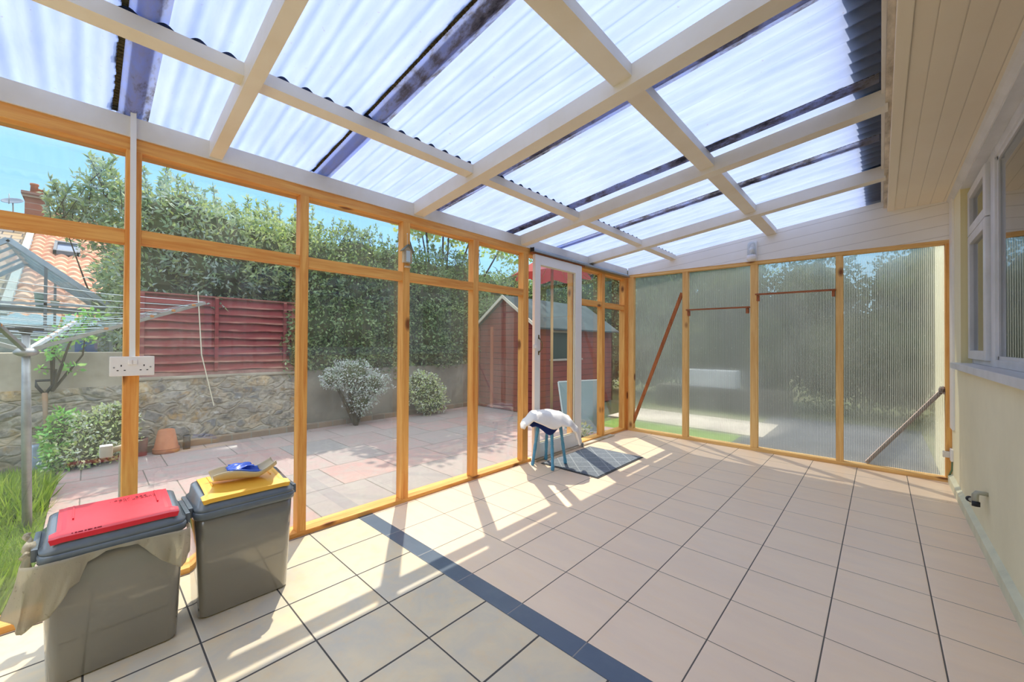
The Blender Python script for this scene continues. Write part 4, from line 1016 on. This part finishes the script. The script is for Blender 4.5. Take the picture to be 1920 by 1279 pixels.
tp = empty('terracotta_pot', (-6.06, .635, PZ), 'upturned terracotta flowerpot at the foot of the stone wall', 'pot')
b = B(); lathe(b, [(.118, 0), (.122, .004), (.122, .05), (.112, .052), (.075, .255), (.06, .262), (.0, .262)], (-6.06, .635, PZ), 28); obj('pot_body', b, TERRA, tp, True)
b = B(); lathe(b, [(.122, .045), (.125, .05), (.113, .056)], (-6.06, .635, PZ), 28); obj('rim', b, TERRA, tp, True)
b = B(); lathe(b, [(.045, 0), (.050, .10), (.054, .17), (.054, .195), (.046, .195), (.042, .03)], (-6.06, .425, PZ), 20); tag(obj('small_pot', b, plain('reddish_clay', rgb(138, 92, 78), .8, var=rgb(110, 76, 66), vscale=12), at=(-6.06, .425, PZ), smooth=True), 'little dull red clay pot left of the upturned flowerpot', 'pot')
b = B(); lathe(b, [(.035, 0), (.036, .15), (.038, .155), (.038, .165), (.032, .165), (.031, .02)], (-6.06, .82, PZ), 18); tag(obj('metal_beaker', b, plain('dark_grey_tin', rgb(86, 88, 92), .4, .5, .5), at=(-6.06, .82, PZ), smooth=True), 'slim dark grey tin standing right of the upturned flowerpot', 'tin')

# ------------------------------------------------------------------ rotary airer
ar = empty('rotary_airer', (-4.24, -.27, PZ), 'metal rotary clothes airer planted in the grass by the patio', 'clothes airer')
AXp = (-4.24, -.265)
b = B(); tube(b, [(AXp[0], AXp[1], PZ - .1), (AXp[0], AXp[1] - .012, .6), (AXp[0], AXp[1] - .02, 1.22)], [.023, .023, .019], 14); obj('pole', b, M['galv'], ar, True)
b = B(); lathe(b, [(.03, 0), (.055, .015), (.06, .03), (.045, .05), (.03, .055)], (AXp[0], AXp[1] - .017, 1.05), 18); obj('hub', b, M['galv'], ar, True)
b = B(); lathe(b, [(.026, 0), (.03, .02), (.05, .035), (.05, .045), (.02, .055)], (AXp[0], AXp[1] - .02, 1.20), 14); box(b, AXp[0] - .02, AXp[0] + .02, AXp[1] - .10, AXp[1] + .06, 1.225, 1.245, .006); obj('cap', b, M['black'], ar, True)
RUST = plain('rusty_clip', rgb(184, 126, 66), .7)
HC = Vector((AXp[0], AXp[1] - .017, 1.085)); azs = [78, 168, 258, 348]; tips = []
for k, az in enumerate(azs):
    a = math.radians(az); L = .96 if az != 168 else 1.0; rise = .39 if az != 168 else .24
    tip = HC + Vector((math.cos(a) * L, math.sin(a) * L, rise)); tips.append(tip)
    b = B(); slab(b, HC + (tip - HC) * .04, tip, .022, .024)
    A_ = obj('arm', b, plain('white_arm_paint', rgb(196, 214, 222), .4) if az == 168 else M['alu'], ar)
    for q in range(5):
        b = B(); p = HC + (tip - HC) * (.40 + .13 * q); box(b, p.x - .014, p.x + .014, p.y - .012, p.y + .012, p.z - .002, p.z + .016, .003)
        obj('line_clip', b, RUST, A_)
for q in range(8):
    fr_ = .30 + .098 * q; ring = [HC + (t_ - HC) * fr_ + Vector((0, 0, .012)) for t_ in tips]
    b = B()
    for p, c in zip(ring, ring[1:] + ring[:1]):
        m_ = (p + c) / 2 - Vector((0, 0, .02)); tube(b, [p, m_, c], .0022, 5)
    obj('line', b, plain('pale_blue_cord', rgb(176, 196, 206), .5) if q == 0 else bpy.data.materials['pale_blue_cord'], ar)

# ------------------------------------------------------------------ greenhouse on the upper level
gh = empty('greenhouse', (-8.5, -.69, .93), 'aluminium greenhouse with a pitched glass roof above the old wall', 'greenhouse')
GA, GE, GY, GW, GB = 2.43, 1.64, -.69, .92, .93
xs_ = (-8.0, -10.2)
def bar(p, q, w=.028, h=.034, name='glazing_bar', mat=None):
    b = B(); slab(b, p, q, w, h, (0, 0, 1) if abs((Vector(q) - Vector(p)).normalized().z) < .9 else (1, 0, 0)); obj(name, b, mat or M['alu'], gh)
dk = plain('dull_aluminium', rgb(112, 116, 118), .5, .5, .6)
for x in xs_:
    bar((x, GY, GA), (x, GY + GW, GE), .05, .06, 'gable_rafter'); bar((x, GY, GA), (x, GY - GW, GE), .05, .06, 'gable_rafter')
    bar((x, GY + GW, GB), (x, GY + GW, GE), .04, .04, 'corner_post'); bar((x, GY - GW, GB), (x, GY - GW, GE), .04, .04, 'corner_post')
    bar((x, GY - GW, GE), (x, GY + GW, GE), .03, .03, 'cross_bar'); bar((x, GY - GW, GB + .03), (x, GY + GW, GB + .03), .04, .05, 'base_rail')
    for y in (GY - .31, GY + .31): bar((x, y, GB), (x, y, GA - .26), .03, .03, 'gable_post', dk)
bar((-8.0, GY, GA), (-10.2, GY, GA), .05, .04, 'ridge')
for s in (-1, 1):
    bar((-8.0, GY + s * GW, GE), (-10.2, GY + s * GW, GE), .05, .05, 'eave'); bar((-8.0, GY + s * GW, GB + .03), (-10.2, GY + s * GW, GB + .03), .04, .05, 'base_rail')
    for k in range(1, 4):
        x = -8.0 - .55 * k; bar((x, GY, GA), (x, GY + s * GW, GE), .02, .03, 'roof_bar'); bar((x, GY + s * GW, GB), (x, GY + s * GW, GE), .02, .03, 'side_bar')
    b = B(); prism(b, [(-8.0, GY, GA), (-10.2, GY, GA), (-10.2, GY + s * GW, GE), (-8.0, GY + s * GW, GE)], (0, 0, .004)); obj('roof_glass', b, M['glass_house'], gh)
    b = B(); box(b, -10.2, -8.0, GY + s * GW - .002, GY + s * GW + .002, GB, GE); obj('side_glass', b, M['glass_house'], gh)
for x in xs_:
    b = B(); prism(b, [(x, GY - GW, GB), (x, GY + GW, GB), (x, GY + GW, GE), (x, GY, GA), (x, GY - GW, GE)], (.004, 0, 0)); obj('gable_glass', b, M['glass_house'], gh)
b = B(); box(b, -9.2, -8.35, GY - .8, GY + .82, 1.60, 1.625); obj('shelf', b, plain('blue_grey_slats', rgb(120, 136, 152), .6), gh)
b = B(); box(b, -9.2, -8.35, GY - .8, GY + .3, 1.27, 1.30); obj('shelf', b, plain('blue_slats', rgb(60, 96, 150), .6), gh)
b = B(); lathe(b, [(.035, 0), (.055, .20), (.058, .205), (.05, .205), (.03, .02)], (-8.6, -.46, 1.626), 18); tag(obj('green_pot', b, plain('pale_green_plastic', rgb(120, 160, 136), .5), at=(-8.6, -.46, 1.626), smooth=True), 'tall pale green plant pot on the shelf in the greenhouse', 'pot')
b = B(); lathe(b, [(.033, 0), (.044, .105), (.047, .11), (.04, .11), (.028, .02)], (-8.6, -.32, 1.626), 18); tag(obj('beige_pot', b, plain('beige_clay', rgb(190, 176, 146), .8), at=(-8.6, -.32, 1.626), smooth=True), 'small beige plant pot beside the green one in the greenhouse', 'pot')
b = B(); box(b, -8.5, -8.2, -.12, .10, .93, 1.16, .01); tag(obj('blue_crate', b, plain('bright_blue_plastic', rgb(36, 104, 186), .5), at=(-8.35, 0, .93)), 'bright blue crate in the corner of the greenhouse', 'crate')
b = B(); tube(b, [(-7.9, -.33, .93), (-7.9, -.22, 1.5)], .014, 8); tag(obj('wooden_stake', b, plain('tan_stake', rgb(196, 140, 84), .7), at=(-7.9, -.33, .93)), 'tan wooden stake leaning at the front of the greenhouse', 'stake')

# ------------------------------------------------------------------ neighbour's house
hs_ = empty('neighbour_house', (-16, 1, .9), 'old house with an orange pantile roof beyond the greenhouse', 'house')
def pantile_mat():
    t = NT('orange_pantiles')
    n = t.noise(t.coord(), 2.5, 5, .7); sp = t.n('ShaderNodeSeparateXYZ'); t.link(t.n('ShaderNodeTexCoord').outputs['Object'], sp.inputs[0])
    c = t.mix(t.ramp(n, [(.35, (0, 0, 0)), (.7, (1, 1, 1))]), rgb(206, 138, 112), rgb(228, 182, 148))
    c = t.mix(t.ramp(t.noise(t.coord(), 14, 4), [(.6, (0, 0, 0)), (.75, (.7, .7, .7))]), c, rgb(170, 146, 116))
    return t.done(t.bsdf(c, .85, .15))
HX0, HX1, HZ0, HZ1 = -10.7, -17.0, 1.52, 4.60
def roofz(x): return HZ0 + (HZ1 - HZ0) * (x - HX0) / (HX1 - HX0)
b = B(); HY0 = -.92
def tile(u, v):
    y = HY0 + 4.2 * u; x = HX0 + (HX1 - HX0) * v
    row = v * 24.0
    return (x, y, roofz(x) + .055 * abs(math.sin(math.pi * (y - HY0) / .20)) + .06 * (1 - row % 1.0))
grid(b, tile, 252, 240); obj('pantile_roof', b, pantile_mat(), hs_)
b = B(); prism(b, [(HX0, HY0 - .11, roofz(HX0) + .06), (HX1, HY0 - .11, HZ1 + .06), (HX1, HY0 + .0, HZ1 + .06), (HX0, HY0 + .0, roofz(HX0) + .06)], (0, 0, .05)); obj('verge', b, plain('pale_mortar_verge', rgb(176, 174, 168), .8), hs_)
def slates():
    t = NT('weathered_slates'); br = t.n('ShaderNodeTexBrick'); t.link(t.coord(rot=(0, 0, math.pi / 2)), br.inputs['Vector'])
    br.inputs['Color1'].default_value = rgb(150, 140, 130); br.inputs['Color2'].default_value = rgb(166, 140, 108); br.inputs['Mortar'].default_value = rgb(80, 76, 76)
    br.inputs['Scale'].default_value = 1; br.inputs['Brick Width'].default_value = .3; br.inputs['Row Height'].default_value = .22; br.inputs['Mortar Size'].default_value = .012
    return t.done(t.bsdf(br.outputs[0], .8, .2))
b = B(); prism(b, [(HX0, -6, HZ0 - .1), (HX1, -6, HZ1 - .05), (HX1, HY0 - .1, HZ1 - .05), (HX0, HY0 - .1, HZ0 - .1)], (0, 0, .06)); obj('slate_roof', b, slates(), hs_)
b = B(); box(b, -17.0, -11.0, -6, 3.2, .5, 1.45); obj('wall', b, plain('white_roughcast', rgb(210, 208, 200), .9, .1), hs_)
b = B(); tube(b, [(HX1, HY0 - .1, HZ1 + .08), (HX1, 3.28, HZ1 + .08)], .12, 10); obj('ridge_tiles', b, bpy.data.materials['orange_pantiles'], hs_)
sk = empty('skylight', (-14.2, -.32, roofz(-14.2))); sk.parent = hs_; sk.location = Vector((-14.2, -.32, roofz(-14.2))) - hs_.location
rs = (HZ1 - HZ0) / (HX1 - HX0)
def onroof(x, y, d): return (x, y, roofz(x) + d)
b = B()
for (xa, xb, ya, yb) in ((-13.86, -13.93, -.56, -.14), (-14.50, -14.57, -.56, -.14), (-13.86, -14.57, -.56, -.51), (-13.86, -14.57, -.19, -.14)):
    prism(b, [onroof(xa, ya, .10), onroof(xb, ya, .10), onroof(xb, yb, .10), onroof(xa, yb, .10)], (0, 0, .09))
obj('skylight_frame', b, plain('dark_grey_frame', rgb(90, 92, 98), .5), sk)
b = B(); prism(b, [onroof(-13.92, -.52, .12), onroof(-14.51, -.52, .12), onroof(-14.51, -.18, .12), onroof(-13.92, -.18, .12)], (0, 0, .02))
t = NT('skylight_pane'); obj('skylight_glass', b, t.done(t.bsdf(rgb(70, 84, 110), .05, .9)), sk)
def bricks(name, c1, c2):
    t = NT(name); br = t.n('ShaderNodeTexBrick'); t.link(t.coord(rot=(math.pi / 2, 0, math.pi / 2)), br.inputs['Vector'])
    br.inputs['Color1'].default_value = c1; br.inputs['Color2'].default_value = c2; br.inputs['Mortar'].default_value = rgb(150, 136, 122)
    br.inputs['Scale'].default_value = 1; br.inputs['Brick Width'].default_value = .16; br.inputs['Row Height'].default_value = .06; br.inputs['Mortar Size'].default_value = .008
    return t.done(t.bsdf(br.outputs[0], .9, .1))
ch = empty('chimney', (-16.2, -1.0, 4.4)); ch.parent = hs_; ch.location = Vector((-16.2, -1.0, 4.4)) - hs_.location
BRK = bricks('sooty_red_brick', rgb(150, 96, 78), rgb(110, 80, 72))
b = B(); box(b, -16.6, -16.0, -1.13, -.76, 3.9, 4.86); box(b, -16.64, -15.96, -1.17, -.72, 4.861, 4.92, .01); box(b, -16.67, -15.93, -1.19, -.70, 4.921, 5.0, .01); obj('stack', b, BRK, ch)
for x, y, h, r in ((-16.1, -.98, .25, .075), (-16.4, -.88, .2, .07)):
    b = B(); lathe(b, [(r, 0), (r * .86, h * .8), (r * 1.05, h * .82), (r * 1.05, h), (r * .8, h), (r * .75, h * .5)], (x, y, 5.0), 16); obj('chimney_pot', b, TERRA, ch, True)
b = B(); box(b, -16.9, -15.9, -6, -.75, 4.05, 4.35, .02); obj('ridge_flashing', b, plain('grey_lead', rgb(96, 100, 112), .7), hs_)
b = B(); box(b, -17.2, -16.95, -6, -1.0, 4.2, 4.62, .02); obj('far_ridge', b, plain('far_ridge_tile', rgb(190, 150, 128), .8), hs_)
ds = empty('satellite_dish', (-15.6, -1.3, 4.35), 'grey satellite dish on a short mast beside the brick chimney', 'satellite dish')
b = B()
dn = Vector((.55, -.25, .80)).normalized(); du = dn.cross(Vector((0, 0, 1))).normalized(); dv = du.cross(dn)
DCn = Vector((-15.55, -1.28, 4.57))
rings = []
for i in range(9):
    rr_ = .19 * i / 8; rings.append([b.verts.new(DCn + du * rr_ * math.cos(a) + dv * rr_ * .85 * math.sin(a) + dn * (.9 * rr_ * rr_)) for a in [2 * math.pi * k / 24 for k in range(24)]] if i else [b.verts.new(DCn)])
for k in range(24): b.faces.new((rings[0][0], rings[1][k], rings[1][(k + 1) % 24]))
for a, c in zip(rings[1:], rings[2:]):
    for k in range(24): b.faces.new((a[k], a[(k + 1) % 24], c[(k + 1) % 24], c[k]))
o = obj('dish', b, plain('dark_grey_dish', rgb(96, 108, 124), .6), ds, True); mod_solid(o, .01)
b = B(); tube(b, [DCn - dn * .0, DCn - Vector((.05, 0, .12)), (-15.65, -1.28, 4.1)], .012, 8); tube(b, [DCn - dv * .15, DCn + dn * .2], .008, 6); obj('mast', b, M['galv'], ds, True)

# ------------------------------------------------------------------ shed
sh = empty('garden_shed', (-5.3, 6.6, PZ), 'red-brown timber shed with a dark felt roof at the end of the patio', 'shed')
def ship():
    t = NT('red_shiplap_boards'); tc = t.n('ShaderNodeTexCoord').outputs['Object']; sp = t.n('ShaderNodeSeparateXYZ'); t.link(tc, sp.inputs[0])
    fr = t.math('FRACT', t.math('DIVIDE', t.math('ADD', sp.outputs[2], 5), .115))
    n = t.noise(t.coord(scale=(.4, .4, 3)), 8, 5, .65)
    c = t.mix(n, rgb(140, 66, 58), rgb(116, 54, 50))
    c = t.mix(t.math('LESS_THAN', fr, .07), c, rgb(54, 24, 22))
    return t.done(t.bsdf(c, .8, .2, 0, t.bump(fr, .5, .01)))
SHP = ship(); sx0, sx1, sy0, sy1, se, sr, sxm = -6.12, -4.55, 5.55, 8.3, 1.50, 2.06, -5.335
b = B(); prism(b, [(sx0, sy0, PZ), (sx1, sy0, PZ), (sx1, sy0, se), (sxm, sy0, sr), (sx0, sy0, se)], (0, .05, 0)); obj('gable_wall', b, SHP, sh)
b = B(); prism(b, [(sx0, sy1, PZ), (sx1, sy1, PZ), (sx1, sy1, se), (sxm, sy1, sr), (sx0, sy1, se)], (0, -.05, 0)); obj('gable_wall', b, SHP, sh)
b = B(); box(b, sx1 - .05, sx1, sy0, sy1, PZ, se); obj('side_wall', b, SHP, sh)
b = B(); box(b, sx0, sx0 + .05, sy0, sy1, PZ, se); obj('side_wall', b, SHP, sh)
felt = plain('dark_roofing_felt', rgb(72, 84, 86), .9, .15, var=rgb(56, 66, 70), vscale=4, bump=.4, bscale=60)
for s, xe in ((1, sx1 + .12), (-1, sx0 - .12)):
    ze = sr - (sr - se) * abs(xe - sxm) / (sx1 - sxm)
    b = B(); prism(b, [(sxm, sy0 - .1, sr + .01), (xe, sy0 - .1, ze + .01), (xe, sy1 + .1, ze + .01), (sxm, sy1 + .1, sr + .01)], (0, 0, .03)); obj('felt_roof', b, felt, sh)
    b = B(); prism(b, [(sxm, sy0 - .12, sr - .02), (xe, sy0 - .12, ze - .02), (xe, sy0 - .12, ze + .045), (sxm, sy0 - .12, sr + .045)], (0, .02, 0)); obj('bargeboard', b, plain('pale_bargeboard', rgb(206, 196, 176), .8), sh)
TRIM = plain('brown_corner_trim', rgb(170, 92, 62), .8)
for xa in (sx1 - .03, sx0 - .012): b = B(); box(b, xa, xa + .042, sy0 - .012, sy0 + .05, PZ, se, .002); obj('corner_trim', b, TRIM, sh)
for xa in (-5.75, -4.98): b = B(); box(b, xa, xa + .07, sy0 - .02, sy0 + .01, PZ, se, .003); obj('door_batten', b, TRIM, sh)
wd = empty('shed_window', (sx1, 6.3, 1.1)); wd.parent = sh; wd.location = Vector((sx1, 6.3, 1.1)) - sh.location
b = B(); box(b, sx1 - .02, sx1 + .02, 5.95, 6.0, .85, 1.42); box(b, sx1 - .02, sx1 + .02, 6.9, 6.95, .85, 1.42); box(b, sx1 - .02, sx1 + .02, 5.95, 6.95, 1.38, 1.42); box(b, sx1 - .02, sx1 + .05, 5.92, 6.98, .84, .875); obj('window_frame', b, plain('pale_frame', rgb(160, 150, 140), .7), wd)
t = NT('dark_shed_glass'); b = B(); box(b, sx1 - .01, sx1 + .003, 6.0, 6.9, .875, 1.38); obj('pane', b, t.done(t.bsdf(rgb(60, 70, 66), .08, .7)), wd)

# glass sheet leaning outside and the half-closed parasol
lp = empty('leaning_glass_sheet', (-3.3, 5.1, PZ), 'framed sheet of greenish glass leaning outside in front of the shed', 'glass sheet')
Q = [Vector(p) for p in ((-3.471, 4.90, PZ), (-2.95, 5.06, PZ), (-3.20, 5.50, .60), (-3.78, 5.15, .55))]
t = NT('greenish_dull_glass'); nrm = (Q[1] - Q[0]).cross(Q[3] - Q[0]).normalized()
b = B(); prism(b, Q, nrm * .006); obj('sheet', b, t.done(t.bsdf(rgb(86, 108, 106), .12, .6)), lp)
b = B()
for p, c in zip(Q, Q[1:] + Q[:1]): slab(b, p, c, .022, .022, nrm)
obj('sheet_edge', b, plain('pale_edge_strip', rgb(176, 184, 180), .5), lp)
pa = empty('garden_parasol', (-4.15, 5.46, PZ), 'half-open red parasol on a pale wooden pole between the shed and the sliding door', 'parasol')
b = B(); tube(b, [(-4.15, 5.46, PZ + .03), (-4.15, 5.46, 2.72)], .024, 12); obj('pole', b, plain('pale_parasol_wood', rgb(196, 158, 106), .6), pa, True)
b = B(); lathe(b, [(.2, 0), (.2, .03), (.16, .045), (.03, .05), (.03, .15), (.0, .15)], (-4.15, 5.46, PZ), 24); obj('base', b, plain('dark_base', rgb(70, 72, 72), .7), pa, True)
b = B()
def canopy(u, v):
    a = 2 * math.pi * u; k = 8 * a
    scal = .5 + .5 * math.cos(k)
    r = .72 * v * (1 - .16 * (1 - scal) * v); z = 2.72 - .42 * v ** 1.25 + .06 * (1 - scal) * v * v
    return (-4.15 + r * math.cos(a + .2), 5.46 + r * math.sin(a + .2), z)
grid(b, canopy, 96, 10)
t = NT('red_parasol_fabric'); tl = t.n('ShaderNodeBsdfTranslucent'); tl.inputs[0].default_value = rgb(150, 60, 58)
obj('canopy', b, t.done(t.shmix(.28, t.bsdf(rgb(150, 68, 64), .8, .1), tl.outputs[0])), pa, True)
for k in range(8):
    a = 2 * math.pi * k / 8 + .2; b = B(); tube(b, [(-4.15, 5.46, 2.70), (-4.15 + .33 * math.cos(a), 5.46 + .33 * math.sin(a), 2.53), (-4.15 + .70 * math.cos(a), 5.46 + .70 * math.sin(a), 2.295)], .006, 6); obj('rib', b, bpy.data.materials['pale_parasol_wood'], pa)

# ------------------------------------------------------------------ back garden, seen through the ribbed sheets
b = B(); box(b, -3.4, -1.45, 5.12, 6.4, -.3, PZ - .02); tag(obj('back_lawn', b, plain('back_lawn_green', rgb(112, 138, 70), .95, .1, var=rgb(90, 110, 60), vscale=2.0, bump=.6, bscale=30)), kind='structure')
b = B(); box(b, -3.6, -1.2, 6.4, 7.6, -.3, PZ); tag(obj('back_path', b, plain('pale_concrete_path', rgb(190, 180, 164), .9, .1, var=rgb(150, 142, 132), vscale=2)), kind='structure')
b = B(); box(b, -1.45, .44, 5.12, 8.6, -.3, PZ - .01); tag(obj('back_dark_ground', b, plain('dark_grey_ground', rgb(84, 86, 90), .8, .2, var=rgb(64, 66, 70), vscale=3)), kind='structure')  # dark grey ground behind the right-hand ribbed panels
b = B(); box(b, .44, .60, 5.12, 6.4, -.3, 3.0); tag(obj('house_wall', b, M['cream']), kind='structure')
shrub('back_hedge', (-1.6, 10.0, PZ), [(-2.9, 9.6, 1.0, .7, .8, 1.1), (-1.8, 9.8, 1.1, .8, .8, 1.2), (-.7, 9.9, 1.0, .8, .8, 1.1), (-2.4, 9.9, 2.2, .8, .8, .8), (-1.0, 10, 2.2, .8, .8, .8)], 15000, .09, .5, LV['deep'], 'dark shrubbery blurred behind the ribbed panels left of centre', 'hedge', depth=.25)
shrub('back_hedge', (1.6, 10.2, PZ), [(.2, 10.0, 1.0, .8, .8, 1.2), (1.3, 9.8, 1.0, .8, .8, 1.2), (2.4, 9.9, 1.0, .9, .8, 1.2), (.6, 10.2, 2.2, .9, .8, .9), (2.0, 10.2, 2.2, .9, .8, .9)], 15000, .09, .5, LV['deep'], 'dark shrubbery blurred behind the ribbed panels nearest the cream wall', 'hedge', depth=.25)
b = B(); box(b, -3.6, -1.2, 8.5, 9.0, -.3, .30); tag(obj('sleeper_wall', b, plain('dark_sleepers', rgb(78, 74, 66), .9, .1)), kind='structure')
b = B(); box(b, -3.02, -2.06, 8.55, 8.95, .301, .65, .02); tag(obj('white_planter', b, plain('white_planter_paint', rgb(176, 178, 178), .7), at=(-2.54, 8.75, .301)), 'pale planter box blurred behind the second ribbed panel', 'planter')

# ------------------------------------------------------------------ light, sky, camera
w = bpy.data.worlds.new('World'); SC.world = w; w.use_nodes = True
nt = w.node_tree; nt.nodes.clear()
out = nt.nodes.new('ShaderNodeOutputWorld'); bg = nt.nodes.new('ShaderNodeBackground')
SUN = Vector((.531, -.367, -1.0)).normalized()
# a summer sky: clear blue low down, brightened overhead, out of view, for more fill
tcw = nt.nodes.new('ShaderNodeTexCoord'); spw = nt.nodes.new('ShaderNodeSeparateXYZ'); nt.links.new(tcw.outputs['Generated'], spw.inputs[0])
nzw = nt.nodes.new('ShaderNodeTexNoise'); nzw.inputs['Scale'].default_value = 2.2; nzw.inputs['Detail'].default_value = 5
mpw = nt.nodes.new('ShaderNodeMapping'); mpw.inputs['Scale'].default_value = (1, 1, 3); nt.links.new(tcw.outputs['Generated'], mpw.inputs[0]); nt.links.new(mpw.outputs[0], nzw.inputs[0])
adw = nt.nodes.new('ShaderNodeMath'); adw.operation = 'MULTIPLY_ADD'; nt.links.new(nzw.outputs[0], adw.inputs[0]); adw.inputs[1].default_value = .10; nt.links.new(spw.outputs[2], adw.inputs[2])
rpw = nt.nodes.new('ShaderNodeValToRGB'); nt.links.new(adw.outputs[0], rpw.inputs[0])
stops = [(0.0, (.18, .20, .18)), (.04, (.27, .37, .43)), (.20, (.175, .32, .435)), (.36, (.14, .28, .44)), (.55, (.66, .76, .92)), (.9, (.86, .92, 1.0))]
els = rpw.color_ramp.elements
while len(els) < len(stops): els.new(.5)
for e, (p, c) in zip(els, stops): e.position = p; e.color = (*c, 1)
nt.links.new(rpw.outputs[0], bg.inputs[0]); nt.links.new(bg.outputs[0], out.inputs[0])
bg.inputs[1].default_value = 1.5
sl = bpy.data.lights.new('sun', 'SUN'); sl.energy = 2.7; sl.angle = math.radians(.6); sl.color = (1.0, .90, .74)
so = bpy.data.objects.new('sun', sl); COL.objects.link(so); so.location = (-12, 9, 20)
so.rotation_euler = SUN.to_track_quat('-Z', 'Y').to_euler()

cam = bpy.data.cameras.new('camera'); co = bpy.data.objects.new('camera', cam); COL.objects.link(co)
yaw, pitch, roll, fpx = .750160051, .00836061901, .00574218418, 741.815872
cy_, sy_ = math.cos(yaw), math.sin(yaw)
Fv = Vector((-sy_, cy_, 0)); Rv = Vector((cy_, sy_, 0)); Uv = Vector((0, 0, 1))
F2 = math.cos(pitch) * Fv + math.sin(pitch) * Uv; U2 = math.cos(pitch) * Uv - math.sin(pitch) * Fv
R2 = math.cos(roll) * Rv + math.sin(roll) * U2; U3 = math.cos(roll) * U2 - math.sin(roll) * Rv
mw = Matrix.Identity(4)
for i in range(3): mw[i][0] = R2[i]; mw[i][1] = U3[i]; mw[i][2] = -F2[i]
mw[2][3] = 1.15
co.matrix_world = mw
cam.sensor_fit = 'HORIZONTAL'; cam.sensor_width = 36; cam.lens = fpx / 1920 * 36
cam.clip_start = .02; cam.clip_end = 300
SC.camera = co
vs = SC.view_settings
vs.view_transform = 'Standard'; vs.look = 'None'; vs.gamma = 1; vs.use_curve_mapping = False
vs.exposure = 1.22
SC.cycles.use_denoising = True
SC.cycles.max_bounces = 14; SC.cycles.diffuse_bounces = 8; SC.cycles.transparent_max_bounces = 24; SC.cycles.transmission_bounces = 8
SC.cycles.caustics_reflective = False; SC.cycles.caustics_refractive = False
SC.cycles.sample_clamp_indirect = 8
